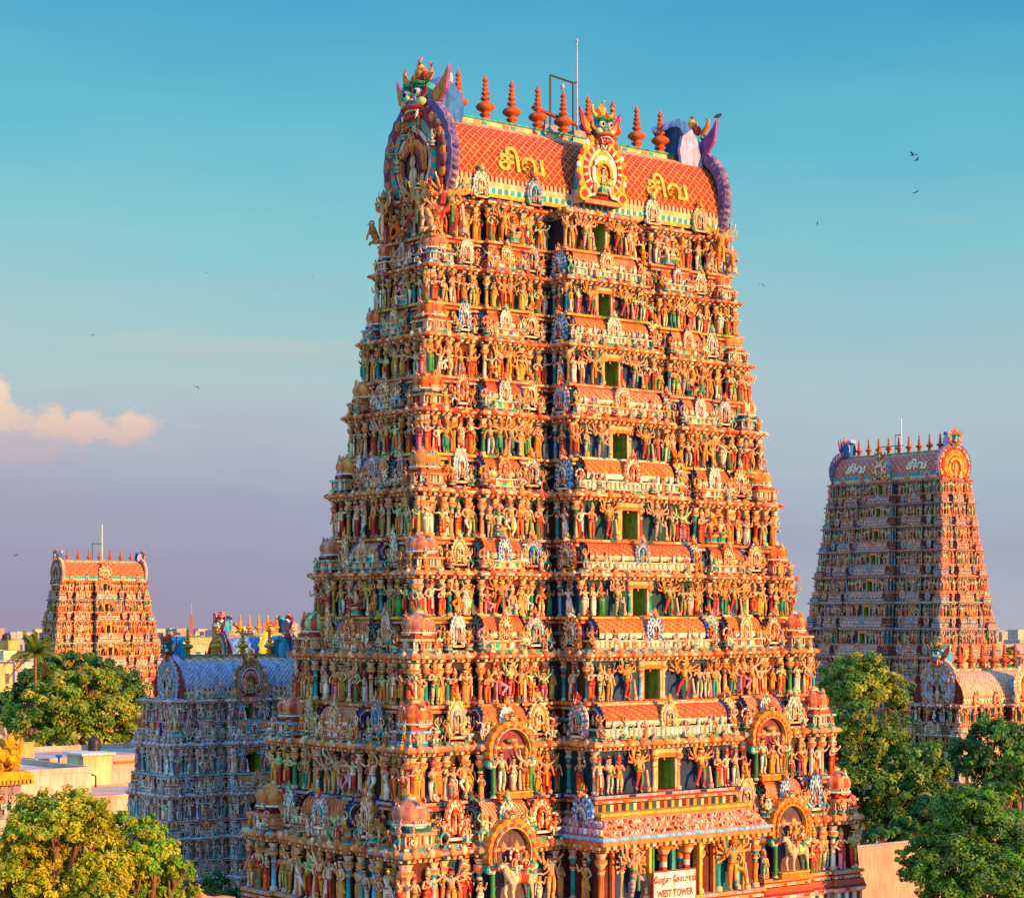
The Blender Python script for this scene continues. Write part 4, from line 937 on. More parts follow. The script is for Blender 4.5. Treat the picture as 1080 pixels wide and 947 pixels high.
# low evening cumulus and thin streaks, placed by direction in the sky
def cloud(base,cx,cz,rx,rz,scale,thr,col,amt,zs=1.6,flat=0.):
    mp=N(nt,'ShaderNodeMapping');mp.inputs['Scale'].default_value=(1,1,zs);L_(geo.outputs['Generated'],mp.inputs[0])
    n=N(nt,'ShaderNodeTexNoise');n.inputs['Scale'].default_value=scale;n.inputs['Detail'].default_value=9;n.inputs['Roughness'].default_value=.55;L_(mp.outputs[0],n.inputs['Vector'])
    def ma(op,a,b=None,c=None):
        x=N(nt,'ShaderNodeMath',operation=op)
        for i,q in enumerate((a,b,c)):
            if q is None: continue
            if isinstance(q,(int,float)): x.inputs[i].default_value=q
            else: L_(q,x.inputs[i])
        return x.outputs[0]
    dx=ma('MULTIPLY',ma('SUBTRACT',sp.outputs['X'],cx),1/rx);dz=ma('MULTIPLY',ma('SUBTRACT',sp.outputs['Z'],cz),1/rz)
    r2=ma('SQRT',ma('ADD',ma('MULTIPLY',dx,dx),ma('MULTIPLY',dz,dz)))
    v=ma('ADD',ma('SUBTRACT',1.0,r2),ma('MULTIPLY',ma('SUBTRACT',n.outputs['Fac'],.5),2.6))
    if flat: v=ma('SUBTRACT',v,ma('MULTIPLY',ma('MAXIMUM',ma('MULTIPLY',dz,-1.),0.),flat))
    mr=N(nt,'ShaderNodeMapRange',interpolation_type='SMOOTHSTEP');L_(v,mr.inputs[0]);mr.inputs[1].default_value=thr;mr.inputs[2].default_value=thr+.45;mr.inputs[3].default_value=0;mr.inputs[4].default_value=amt
    fy=ma('GREATER_THAN',sp.outputs['Y'],0.);fac=ma('MULTIPLY',mr.outputs[0],fy)
    cr=N(nt,'ShaderNodeMix',data_type='RGBA');L_(ma('MULTIPLY_ADD',dz,.5,.5),cr.inputs['Factor']);cr.inputs['A'].default_value=hx(col[0])+(1,);cr.inputs['B'].default_value=hx(col[1])+(1,);cr.clamp_factor=True
    mx=N(nt,'ShaderNodeMix',data_type='RGBA');L_(fac,mx.inputs['Factor']);L_(base,mx.inputs['A']);L_(cr.outputs['Result'],mx.inputs['B'])
    return mx.outputs['Result']
c_=mxx.outputs['Result']
c_=cloud(c_,-.245,.081,.075,.018,30,.12,('#a699ac','#d2b4ae'),.6,1.5,.6)
c_=cloud(c_,-.243,.094,.034,.021,44,.08,('#c0a6a8','#f0d0b0'),1.0,1.2,.6)
c_=cloud(c_,-.194,.087,.026,.012,48,.08,('#b9a0a8','#e6c4b0'),.95,1.2,.6)
c_=cloud(c_,.20,.186,.05,.006,30,.45,('#9aa6b4','#a8b0b8'),.22,5.)
c_=cloud(c_,-.13,.128,.10,.012,20,.35,('#9fb0b6','#b9bdb4'),.5,5.)
glow=N(nt,'ShaderNodeMix',data_type='RGBA');glow.inputs['B'].default_value=hx('#e8c0a0')+(1,);L_(c_,glow.inputs['A'])  # warm tint added to the unseen sky behind the camera
bg2=N(nt,'ShaderNodeBackground');L_(glow.outputs['Result'],bg2.inputs[0]);
mrz=N(nt,'ShaderNodeMapRange',interpolation_type='SMOOTHSTEP');L_(sp.outputs['Z'],mrz.inputs[0]);mrz.inputs[1].default_value=.32;mrz.inputs[2].default_value=.8;mrz.inputs[4].default_value=3.6  # sky above the view brightened as added fill for shaded faces
mry=N(nt,'ShaderNodeMapRange',interpolation_type='SMOOTHSTEP');L_(sp.outputs['Y'],mry.inputs[0]);mry.inputs[1].default_value=.5;mry.inputs[2].default_value=-.7;mry.inputs[4].default_value=1.3  # unseen sky behind the camera raised too, as added fill
gw_=N(nt,'ShaderNodeMapRange',interpolation_type='SMOOTHSTEP');L_(sp.outputs['Y'],gw_.inputs[0]);gw_.inputs[1].default_value=.5;gw_.inputs[2].default_value=-.7;gw_.inputs[4].default_value=.1;L_(gw_.outputs[0],glow.inputs['Factor'])
ad=N(nt,'ShaderNodeMath',operation='ADD');L_(mrz.outputs[0],ad.inputs[0]);L_(mry.outputs[0],ad.inputs[1])
ad2=N(nt,'ShaderNodeMath',operation='MULTIPLY_ADD');L_(ad.outputs[0],ad2.inputs[0]);ad2.inputs[1].default_value=SKYMUL;ad2.inputs[2].default_value=SKYMUL;L_(ad2.outputs[0],bg2.inputs[1])
ms=N(nt,'ShaderNodeMixShader');ms.inputs[0].default_value=.93;L_(bg.outputs[0],ms.inputs[1]);L_(bg2.outputs[0],ms.inputs[2]);L_(ms.outputs[0],wo.inputs[0])
vs_=scene.view_settings;vs_.view_transform='Standard';vs_.look='None';vs_.exposure=EXPO;vs_.gamma=1
scene.cycles.max_bounces=5;scene.cycles.diffuse_bounces=3;scene.cycles.transparent_max_bounces=4
scene.cycles.use_denoising=False

# ---------------------------------------------------------------- ground
def flat(name,x0,x1,y0,y1,z,c,mat=M_GROUND,**k):
    g=G();g.add([(x0,y0,z),(x1,y0,z),(x1,y1,z),(x0,y1,z)],[(0,1,2,3)],c);return obj(name,g,mat,**k)
flat('ground',-2500,2500,-400,3400,0,hx('#b09c80'),kind='structure')

# ---------------------------------------------------------------- the great tower
C0=(2.59,103.5)
T=Tower('gopuram_tower',C0,TH,'tallest ornate temple tower crowded with painted sculptures, filling the middle of the view',maxn=98,seed=11)
zs=[-13.6,-8.67,-4.38,-.34,3.31,7.24,10.9,14.4,17.6]
zz=[a+CAMZ for a in zs]
bow=lambda z:max(0.,1-((z-CAMZ-4.)/14.)**2)
wf=lambda z:9.83+.156*(17.7+CAMZ-z)-.28*bow(z);lf=lambda z:2.26+.149*(17.7+CAMZ-z)-.42*bow(z);cf=lambda z:2.16+.091*(17.7+CAMZ-z);pcf=lambda z:1.35+.042*(17.7+CAMZ-z)
build_tower(T,zz,wf,lf,cf,pcf,1.0,2.4,24.0+CAMZ,'L',0.,
    specials={'clear':{(0,'F','C'),(0,'F','C','pav'),(0,'F','B'),(1,'F','B')},'nodoor':(0,)},
    roof=dict(b=2.35,W=9.1,nf=9,fw=6.6,gs=5.4,gw=5.2,ms=2.05,mw=1.18,mx=.40,mz=.81,cs=(.62,1.2),cup=.4,cg=(3.4,3.5),cms=1.5,end=(hx('#8a3a44'),TEAL,ORANGE,hx('#5c4030')),cz=1.1))
root=T.root
# Tamil lettering on the vault
def lettering(txt,mat_c,size,loc,rot,parent,name='lettering',ext=.04,mat=M_PAINT,squeeze=1.,off=.012):
    cu=bpy.data.curves.new(name,'FONT');cu.body=txt;cu.size=size;cu.extrude=ext;cu.align_x='CENTER';cu.align_y='CENTER';cu.offset=size*off
    o=bpy.data.objects.new(name,cu);COL.objects.link(o)
    me=bpy.data.meshes.new_from_object(o.evaluated_get(bpy.context.evaluated_depsgraph_get()))
    bpy.data.objects.remove(o)
    a=me.color_attributes.new('Col','FLOAT_COLOR','CORNER');a.data.foreach_set('color',np.tile(np.array(mat_c+(1,),np.float32),len(me.loops)))
    me.materials.clear();me.materials.append(mat);o=bpy.data.objects.new(name,me);COL.objects.link(o);o.location=loc;o.rotation_euler=rot;o.scale=(squeeze,1,1);o.parent=parent;return o
def on_vault(T,txt,x,zrel,size,b,z0,ridge,c=hx('#e8cf4a'),sgn=-1):
    vr=[o for o in T.root.children if o.name.startswith('vault_roof')][0]
    rs=ridge-z0;s=(zrel-.16)/.84;th=math.asin(s);y=-b*math.cos(th);z=z0+rs*zrel
    ty,tz=b*math.sin(th),rs*.84*math.cos(th);tilt=math.atan2(tz,ty)
    lettering(txt,c,size,(x,y-.05*math.sin(tilt),z+.05*math.cos(tilt)),(tilt,0,0),vr,ext=.06,off=.022)
z0=zz[-1]+2.41
for x in(-4.5,5.0): on_vault(T,'சிவ',x,.45,1.45,2.35,z0,24+CAMZ,hx('#cfac46'))
# canopy over the entrance
g=G();zc=CAMZ
def frust(g,h0,d0,zb,h1,d1,zt,db,c,cell=None):
    P=[(-h0,-db,zb),(-h0,-d0,zb),(h0,-d0,zb),(h0,-db,zb)];Q=[(-h1,-db,zt),(-h1,-d1,zt),(h1,-d1,zt),(h1,-db,zt)]
    g.add(P+Q,[(0,1,5,4),(1,2,6,5),(2,3,7,6),(4,5,6,7),(3,2,1,0)],c)
db=6.0
frust(g,5.35,9.35,zc-10.45,5.35,9.35,zc-10.22,db,PEACH)
frust(g,5.45,9.45,zc-10.22,5.40,9.40,zc-10.08,db,SKYB)
frust(g,5.25,9.25,zc-10.08,4.75,8.5,zc-9.2,db,PEACH)
frust(g,4.85,8.62,zc-9.2,4.85,8.62,zc-9.06,db,YEL)
rr=random.Random(3)
for i in range(64):      # relief animals and scrolls on the sloping eave
    for j in range(3):
        x=-5.05+i*10.1/63+rr.uniform(-.05,.05);a=.16+.27*j+rr.uniform(-.04,.04);d=9.25-.75*a;zq=zc-10.08+.88*a;cq=rr.choice([WHITE,CREAM,TERRA,PINK,WHITE,DRED,PEACH])
        ell(g,(x*(1-.08*a),-d-.02,zq),(rr.uniform(.05,.11),.08,rr.uniform(.07,.13)),cq,6,4)
        if rr.random()<.5: tube(g,[(x*(1-.08*a)-.08,-d-.05,zq-.09),(x*(1-.08*a),-d-.08,zq+.02),(x*(1-.08*a)+.07*rr.choice([-1,1]),-d-.04,zq+.13)],[.03,.035,.015],rr.choice([WHITE,CREAM,TERRA]),5)
for i in range(9):
    y=-(6.3+i*.34)
    for j in range(2): cbox(g,-5.0-.25*(1-j),y,zc-9.85+.34*j,.12,.2,.26,[PINK,LILAC,WHITE][(i+j)%3])
can=obj('entrance_canopy',g,M_PAINT,root)
g=G()
for i in range(27):
    x=-5.2+i*.4;box(g,x,x+.22,-9.42,-9.1,zc-10.62,zc-10.452,[YEL,CREAM,ORANGE][i%3])
for i in range(8):
    y=-9.1+i*.4;box(g,-5.42,-5.1,y,y+.22,zc-10.62,zc-10.452,[YEL,CREAM,ORANGE][i%3])
obj('canopy_bracket',g,M_PAINT,can,kind='stuff')
W0,L0=wf(zz[0])-.69,lf(zz[0])-.69;d0=L0+pcf(zz[0])-.25
g=G()
box(g,-2.25,.85,-d0-.02,-d0+.3,zz[0]+.2,zc-10.62,hx('#0f1a22'))      # solid dark slab painted as the shaded interior, not a real opening
for x in(-2.3,.9): box(g,x-.08,x+.08,-d0-.5,-d0,zz[0]+.3,zc-10.63,YEL)
box(g,-1.9,-1.78,-d0-.2,-d0-.05,zz[0]+.3,zc-10.63,GREEN)
box(g,-.72,-.5,-d0-.25,-d0-.05,zz[0]+.3,zc-10.9,TEAL);box(g,-.85,-.35,-d0-.3,-d0-.02,zc-10.9,zc-10.63,ORANGE)
ent=obj('entrance',g,M_PAINT,root)
for x in(-1.35,.1):
    g=G();lathe(g,[(.24,0),(.18,.15),(.16,.9),(.16,1.35),(.16,1.6),(.16,1.85),(.17,2.1),(.22,2.2),(.26,2.3),(.33,2.42),(.33,2.5),(.40,2.6)],14,[CREAM,hx('#7fb6dc'),WHITE,RED,WHITE,ORANGE,RED,CREAM,CREAM,ORANGE,ORANGE])
    obj('column',g,M_PAINT,ent,(x,-d0-.35,zz[0]+.33))
for t,i in((-3.35,0),(3.0,1)):
    T.q={};T.statue('guardian_statue','F',t,d0+.5,zz[0]+.45,2.75,1.15);T.flush()
    g=G();box(g,-.95,.95,.0,.1,0,2.6,[hx('#243a6a'),DTEAL][i]);box(g,-1.05,-.93,-.12,.1,0,2.65,ORANGE);box(g,.93,1.05,-.12,.1,0,2.65,YEL);box(g,-1.1,1.1,-.35,.1,-.1,.02,YEL)
    o=obj('sculpture_panel',g,M_PAINT,root,(t,-d0-.12,zz[0]+.4))
    g=G()
    for k in range(13):
        a=-.35+k*(PI+.7)/12;x,z=.35*math.cos(a),1.75+.35*math.sin(a);x2,z2=.88*math.cos(a),1.75+.82*math.sin(a)
        tube(g,[(x,-.16,z),(x2,-.2,z2)],[.055,.045],[ORANGE,OCHRE,PEACH][k%3],5);ell(g,(x2,-.2,z2),(.07,.06,.09),CREAM,5,3)
    obj('arm_fan',g,M_PAINT,o)
# arched niches: standing trios above, bull riders below
def niche(t,d,z,wd,ht,kind,k):
    g=G();n=33;a0,a1=-.35,PI+.35;cz=ht*.60;rx=wd*.5;rz=ht*.36
    ring(g,arc(rx,rz,cz,a0,a1,n,9,.07),arc(rx*.88,rz*.88,cz,a0,a1,n),-.38,.2,[ORANGE,ORANGE,hx('#e8952f')])
    ring(g,arc(rx*.885,rz*.885,cz,a0,a1,n),arc(rx*.80,rz*.80,cz,a0,a1,n),-.46,.1,[TEAL,RED,RED] if k==0 else [RED,ORANGE])
    ring(g,arc(rx*.805,rz*.805,cz,a0,a1,n),arc(rx*.75,rz*.75,cz,a0,a1,n),-.42,.1,YEL)
    extr(g,[(-rx*.7,.02),(rx*.7,.02)]+list(map(tuple,arc(rx*.76,rz*.76,cz,0,PI,15))),-.12,.1,hx('#7a3a50') if kind=='trio' else hx('#5a4650'),ctr=(0,ht*.5))
    for s in(-1,1):
        lathe(g,[(.16,0),(.12,.1),(.1,.2),(.1,ht*.38),(.16,ht*.41),(.2,ht*.45),(.22,ht*.48)],10,[CREAM,TEAL,GREEN,WHITE,ORANGE,TEAL],s*rx*.83,-.3,.05)
        lathe_y(g,(s*rx*.95,-.3,cz-rz*.45),.22,.2,TEAL,WHITE);
    box(g,-rx*.72,rx*.72,-.62,.1,0,.26,ORANGE);box(g,-rx*.76,rx*.76,-.66,.1,.26,.31,YEL)
    loc,ph=T.fr('F',t,d,z)
    o=obj('arched_niche',g,M_PAINT,root,loc,ph)
    obj('monster_mask',mask_head(LGREEN,RED,ORANGE,NAVY,RED,with_crest=False),M_PAINT,o,(0,-.25,cz+rz*.93),0,(.42,.42,.42))
    if kind=='trio':
        for x,nm,h in((-.27,'standing_statue',ht*.56),(0,'robed_statue',ht*.47),(.28,'deity_statue',ht*.55)):
            i=rr.randrange(len(LIB[nm]));obj(nm,lib_mesh(nm,i,LIB[nm][i]),M_PAINT,root,(loc[0]+x*wd,loc[1]-.4,z+.31),0,(h,h,h))
        e=G();ell(e,(0,-.3,0),(wd*.14,.2,.12),hx('#a08a3a'),10,5);obj('parasol',e,M_PAINT,o,(0,0,cz+rz*.35))
    else:
        bm=MESH.get('bull') or beast(5,hx('#d8bc98'),True,None,1,cloth=RED if k==0 else LGREEN).mesh('bull_statue');MESH['bull'+str(t)]=bm
        b=obj('bull_statue',bm,M_PAINT,root,(loc[0]+.1,loc[1]-.55,z+.31),.25,(1.85,1.6,1.8))
        for x,h in((-.05,1.4),(.5,1.25)):
            i=rr.randrange(8);obj('rider_statue',lib_mesh('seated_statue',i,LIB['seated_statue'][i]),M_PAINT,root,(loc[0]+x,loc[1]-.6,z+.31+1.2),0,(h,h,h))
    for s in(-1,1):
        for dz_,h in((.05,ht*.36),):
            nm=rr.choice(['robed_statue','standing_statue']);i=rr.randrange(len(LIB[nm]));obj(nm,lib_mesh(nm,i,LIB[nm][i]),M_PAINT,root,(loc[0]+s*(rx+.35),loc[1]-.12,z),0,(h,h,h))
for k,kind in((0,'bull'),(1,'trio')):
    z=zz[k];h=zz[k+1]-z;W,L=wf(z)-.69,lf(z)-.69;c=cf(z);r_=W-c;t=c+.435*r_;wd=.33*r_
    for s in(-1,1): niche(s*t,L+.6+.1,z+.095*h,wd*.9,.84*h,kind,0 if s<0 else 1)
# big leaping lions and club bearers at the head of the tower
T.q={}
zt=zz[-1];Wt,Lt=wf(zt)-.69,lf(zt)-.69
for s in(-1,1):
    T.statue('guardian_statue','F',s*(Wt-.35),Lt+.75,zt+.32,2.9,1.05);T.statue('lion_statue','F',s*(Wt+.45),Lt+.75,zt+.3,1.35,1.1);T.statue('lion_statue','F',s*(Wt-1.15),Lt+.8,zt+.3,1.2,1.1)
for t in(-1.6,1.3): T.statue('guardian_statue','L',t,Wt+.75,zt+.32,2.6,1.05)
for t in(-2.3,-.3,2.3): T.statue('lion_statue','L',t,Wt+.85,zt+.3,1.3,1.1)
for k in range(1,8): T.statue('lion_statue','F',wf(zz[k])-.1,lf(zz[k])-.75,zz[k]+.095*3.8,1.45,1.05)
T.flush()

# sign board
def world_pt(C,rot,x,y,z):
    c,s=math.cos(rot),math.sin(rot);return (C[0]+x*c-y*s,C[1]+x*s+y*c,z)
g=G();box(g,-1.36,1.36,-.03,.03,-.78,.78,RED);box(g,-1.29,1.29,-.04,-.031,-.71,.71,hx('#ece2cf'))
S=empty('sign_board',world_pt(C0,TH,-1.35,-9.75,CAMZ-12.5),TH+.0,label='cream sign with red border and red WEST TOWER lettering hung at the tower entrance',cat='sign')
b=obj('board',g,M_PAINT,S)
lettering('WEST TOWER',hx('#b3202a'),.46,(0,-.05,-.30),(PI/2,0,0),b,ext=.006,mat=M_METAL,squeeze=.76,off=.03)
lettering('ேமற்கு ேகாபுரம்',hx('#b3202a'),.40,(0,-.05,.32),(PI/2,0,0),b,ext=.006,mat=M_METAL,squeeze=.72,off=.03)
# lightning mast and lamp frame on the ridge
zr=CAMZ+24.3
Mst=empty('lightning_mast',world_pt(C0,TH,.55,0,zr),TH,label='thin grey mast with a dark wire frame and hanging lamp on the tallest tower ridge',cat='mast')
g=G();tube(g,[(0.6,.3,-.3),(.6,.3,5.0)],[.06,.04],GREY,6);ell(g,(.6,.3,5.05),(.08,.08,.1),GREY,6,4);obj('mast_pole',g,M_METAL,Mst)
g=G();
for a in([(-1.15,.3,-.2),(-1.15,.3,3.0)],[(.35,.3,-.2),(.35,.3,2.85)],[(-1.15,.3,3.0),(.35,.3,2.85),(.6,.3,2.9)],[(-2.3,.3,1.2),(.5,.3,.75)],[(-1.5,.3,-.2),(-1.5,.3,1.0)]): tube(g,a,.05 if a[0][2]!=1.2 else .1,DARK if a[0][2]!=1.2 else DRED,6)
obj('wire_frame',g,M_METAL,Mst)
g=G();tube(g,[(-.35,.3,2.9),(-.35,.3,2.7)],.02,DARK,4);lathe(g,[(.02,0),(.09,.06),(.11,.2),(.06,.3),(.02,.34)],8,GREY,-.35,.3,2.38);obj('hanging_lamp',g,M_METAL,Mst)
g=G();
for x in(-1.35,.55): box(g,x-.45,x+.35,-.1,.6,-.3,.35,hx('#a98a80'))
obj('mast_footing',g,M_WALL,Mst)
# ---------------------------------------------------------------- the other towers
# far tower on the right: ridge runs away to the left
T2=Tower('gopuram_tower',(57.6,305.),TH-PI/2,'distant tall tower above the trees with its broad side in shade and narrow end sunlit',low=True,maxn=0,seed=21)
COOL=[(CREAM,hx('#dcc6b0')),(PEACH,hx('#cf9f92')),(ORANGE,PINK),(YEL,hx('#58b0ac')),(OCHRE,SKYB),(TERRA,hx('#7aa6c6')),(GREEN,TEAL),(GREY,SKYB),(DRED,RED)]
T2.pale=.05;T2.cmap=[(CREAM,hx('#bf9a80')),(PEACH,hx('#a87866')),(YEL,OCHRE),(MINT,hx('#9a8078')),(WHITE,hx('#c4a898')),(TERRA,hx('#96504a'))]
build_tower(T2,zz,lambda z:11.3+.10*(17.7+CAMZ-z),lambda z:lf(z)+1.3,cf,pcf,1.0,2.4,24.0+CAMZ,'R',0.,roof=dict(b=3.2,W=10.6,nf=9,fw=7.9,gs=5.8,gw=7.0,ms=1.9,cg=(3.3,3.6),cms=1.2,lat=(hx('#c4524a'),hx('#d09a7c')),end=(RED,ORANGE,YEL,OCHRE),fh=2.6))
for x in(-5.8,6.0): on_vault(T2,'சிவ',x,.50,1.9,3.2,zz[-1]+2.41,24+CAMZ,hx('#e6dcae'))
M2=empty('lightning_mast',world_pt((57.6,305.),TH-PI/2,.5,0,CAMZ+24.2),TH-PI/2,label='thin pale mast and wire frame on the ridge of the distant shaded tower',cat='mast')
g=G();tube(g,[(0,0,0),(0,0,5.2)],[.1,.06],WHITE,5);obj('mast_pole',g,M_METAL,M2)
g=G();[tube(g,a,.07,DARK,4) for a in([(-1.2,0,0),(-1.2,0,2.8)],[(-1.2,0,2.8),(0,0,2.8)],[(.4,0,1.2),(-4.5,0,1.2)])];obj('wire_frame',g,M_METAL,M2)
# far tower on the left
k_=.67;zl=[17.7,13.4,9.0,4.4,-.4,-5.4,-10.6];zl=[(a+CAMZ)*k_ for a in zl[::-1]]
wl=lambda z:(9.9+.156*(17.7+CAMZ-z/k_))*k_;ll=lambda z:(2.4+.149*(17.7+CAMZ-z/k_))*k_;cl_=lambda z:(2.16+.07*(17.7+CAMZ-z/k_))*k_;pl=lambda z:(1.0+.03*(17.7+CAMZ-z/k_))*k_
T3=Tower('gopuram_tower',(-57.,283.),TH,'distant sunlit orange tower rising behind the round trees and the palm',low=True,maxn=0,seed=31)
build_tower(T3,zl,wl,ll,cl_,pl,.72,2.4*k_,(24.0+CAMZ)*k_,'L',0.,smul=.8,roof=dict(b=2.5*k_,W=9.6*k_,nf=7,fw=7.2*k_,gs=5.4*k_,gw=5.4*k_,ms=1.6*k_,cg=(3.3*k_,3.6*k_),cms=.9*k_,lat=(hx('#c0582e'),hx('#d08050')),fh=2.4*k_,mane=[LILAC,CREAM]))
M3=empty('lightning_mast',world_pt((-57.,283.),TH,.4,0,(CAMZ+24.2)*k_),TH,label='thin white mast with small frame on the ridge of the distant sunlit tower',cat='mast')
g=G();tube(g,[(0,0,0),(0,0,5)],[.09,.06],WHITE,5);obj('mast_pole',g,M_METAL,M3)
g=G();[tube(g,a,.06,DARK,4) for a in([(-1.5,0,0),(-1.5,0,2.4)],[(-1.5,0,2.4),(0,0,2.4)])];obj('wire_frame',g,M_METAL,M3)
# blue tower in the shade of the great one
zb=[a+CAMZ for a in(-21,-18.4,-16,-13.7,-11.5,-9.07,-6.06)]
wb=lambda z:4.8+.10*(CAMZ-6.06-z);lb=lambda z:2.0+.11*(CAMZ-6.06-z)
GCs=GC[:]
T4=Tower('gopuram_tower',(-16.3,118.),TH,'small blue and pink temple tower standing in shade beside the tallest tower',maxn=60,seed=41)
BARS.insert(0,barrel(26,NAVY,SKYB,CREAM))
T4.pale=.2;T4.cmap=COOL+list(zip(WALLC,[hx('#8a4458'),hx('#4a7898'),hx('#3a8080'),hx('#8a4a50'),hx('#6a6a98'),hx('#7a6a70'),hx('#4f86b0')]))  # pastel paint, walls and sculptures lightened further to make up for the shade
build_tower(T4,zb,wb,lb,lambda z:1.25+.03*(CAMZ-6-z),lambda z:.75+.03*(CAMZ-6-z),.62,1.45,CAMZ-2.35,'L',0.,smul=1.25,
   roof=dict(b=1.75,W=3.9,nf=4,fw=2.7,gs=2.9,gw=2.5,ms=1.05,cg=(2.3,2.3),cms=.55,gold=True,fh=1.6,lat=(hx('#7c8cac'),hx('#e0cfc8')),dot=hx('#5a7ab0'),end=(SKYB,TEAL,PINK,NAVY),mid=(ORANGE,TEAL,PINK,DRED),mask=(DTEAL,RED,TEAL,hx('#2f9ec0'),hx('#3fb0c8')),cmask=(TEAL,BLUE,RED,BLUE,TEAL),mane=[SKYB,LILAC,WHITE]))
# shrine roof behind it
zk=[a+CAMZ for a in(-13,-9.6,-5.9)]
T5=Tower('gopuram_tower',(-25.2,200.),TH,'roof of a shrine with yellow fan gable and bronze finials peeking above the blue tower',low=True,maxn=0,seed=51)
build_tower(T5,zk,lambda z:4.6+.1*(CAMZ-5.9-z),lambda z:2.8+.1*(CAMZ-5.9-z),lambda z:1.2,lambda z:.7,.72,1.7,CAMZ-1.8,'L',0.,roof=dict(b=2.4,W=3.8,nf=6,fw=2.6,gs=3.4,gw=3.1,ms=1.3,cg=(2.9,3.1),cms=.95,gold=True,fh=1.8,lat=(hx('#4a6aa0'),SKYB),mid=(hx('#e8b030'),YEL,CREAM,ORANGE),cmask=(YEL,RED,ORANGE,BLUE,TEAL),mask=(WHITE,RED,RED,hx('#2f9ec0'),NAVY)))
# sunlit shrine on the right
zv=[a+CAMZ for a in(-17.5,-15,-12.6,-10.4,-8.2)]
T6=Tower('gopuram_tower',(37.6,160.),TH,'low pastel temple tower with lattice vault half hidden by round trees',maxn=40,seed=61)
T6.cmap=[(CREAM,hx('#ecd8c0')),(PEACH,hx('#e4bca6')),(YEL,hx('#e0c090')),(TERRA,PEACH)]
build_tower(T6,zv,lambda z:7.2+.10*(CAMZ-8.2-z),lambda z:2.7+.11*(CAMZ-8.2-z),lambda z:1.4,lambda z:.9,.7,1.55,CAMZ-4.2,'L',0.,smul=1.5,roof=dict(b=2.4,W=6.5,nf=9,fw=5.4,gs=3.8,gw=3.5,ms=1.25,cg=(3.2,3.3),cms=.8,fh=2.0,lat=(hx('#d88c66'),hx('#ecd2b4')),end=(PEACH,LILAC,SKYB,NAVY),mid=(hx('#e0a088'),CREAM,ORANGE,ORANGE),mask=(SKYB,YEL,RED,hx('#3f9ec4'),CREAM),cmask=(TEAL,CREAM,RED,TEAL,CREAM),ccrest=True,mane=[PINK,CREAM,PEACH]))
BARS.pop(0)

# ---------------------------------------------------------------- gilded shrine cut by the frame, reclining bull
x,y,z=at(3,815,97)
gsr=empty('gilded_shrine',(x-.85,y,z-2.0),TH,label='gilded lion ornament on a golden slab above a sculpted grey shrine top',cat='shrine')
g=G();box(g,-2.2,2.2,-2.2,2.2,-3,-.2,hx('#b8a494'));box(g,-1.9,1.9,-1.9,1.9,-.2,2.6,hx('#8d8490'))
for i in range(7):
    for s in range(2):
        p=(-2.0+i*.66,-2.05,.2) if s==0 else (2.05,-2.+i*.66,.2)
        lathe(g,[(.12,0),(.1,.4),(.16,.9),(.2,1.3),(.05,1.5)],7,[WHITE,SKYB,CREAM,PINK],p[0],p[1],p[2])
box(g,-2.3,2.3,-2.3,2.3,2.25,2.6,CREAM);obj('sculpted_drum',g,M_PAINT,gsr)
for i in range(6):
    m='seated_statue';obj(m,lib_mesh(m,i,LIB[m][i]),M_PAINT,gsr,(-1.9+i*.75,-2.15,.55),0,(1.2,1.2,1.2))
for i in range(5):
    m='seated_statue';obj(m,lib_mesh(m,i+2,LIB[m][i+2]),M_PAINT,gsr,(2.15,-1.8+i*.8,.55),PI/2,(1.2,1.2,1.2))
GO=hx('#e09a1e');g=G();box(g,-2.6,2.6,-2.6,2.6,2.62,2.9,GO);box(g,-2.4,2.4,-2.4,2.4,2.9,3.2,GO);studs(g,[(-2.6,-2.6),(2.6,-2.6),(2.6,2.6),(-2.6,2.6)],-.1,2.3,2.62,.3,[GO],.15,.5);obj('golden_slab',g,M_PAINT,gsr)
gl=mask_head(GO,GO,ORANGE,GO,GO);lm=gl.c[0].mean(1,keepdims=True);gl.c=[np.array(GO)*np.clip(.55+lm*1.3,.5,1.3)]
obj('golden_lion',gl,M_PAINT,gsr,(1.35,-1.2,3.2),.5,(1.7,1.7,1.9))
gsr.scale=(.66,.66,.66)
g=beast(9,PEACH,True)
x,y,z=at(226,962,92)
N1=empty('bull_statue',(x,y,z),TH+.3,label='pale reclining bull statue between the golden tree and the shaded tower',cat='statue')
obj('body',g,M_PAINT,N1,(0,0,-.45),0,(2.2,2.9,1.6));g=G();box(g,-2,2,-1,1,-3,-.42,hx('#a89080'));obj('plinth',g,M_WALL,N1)

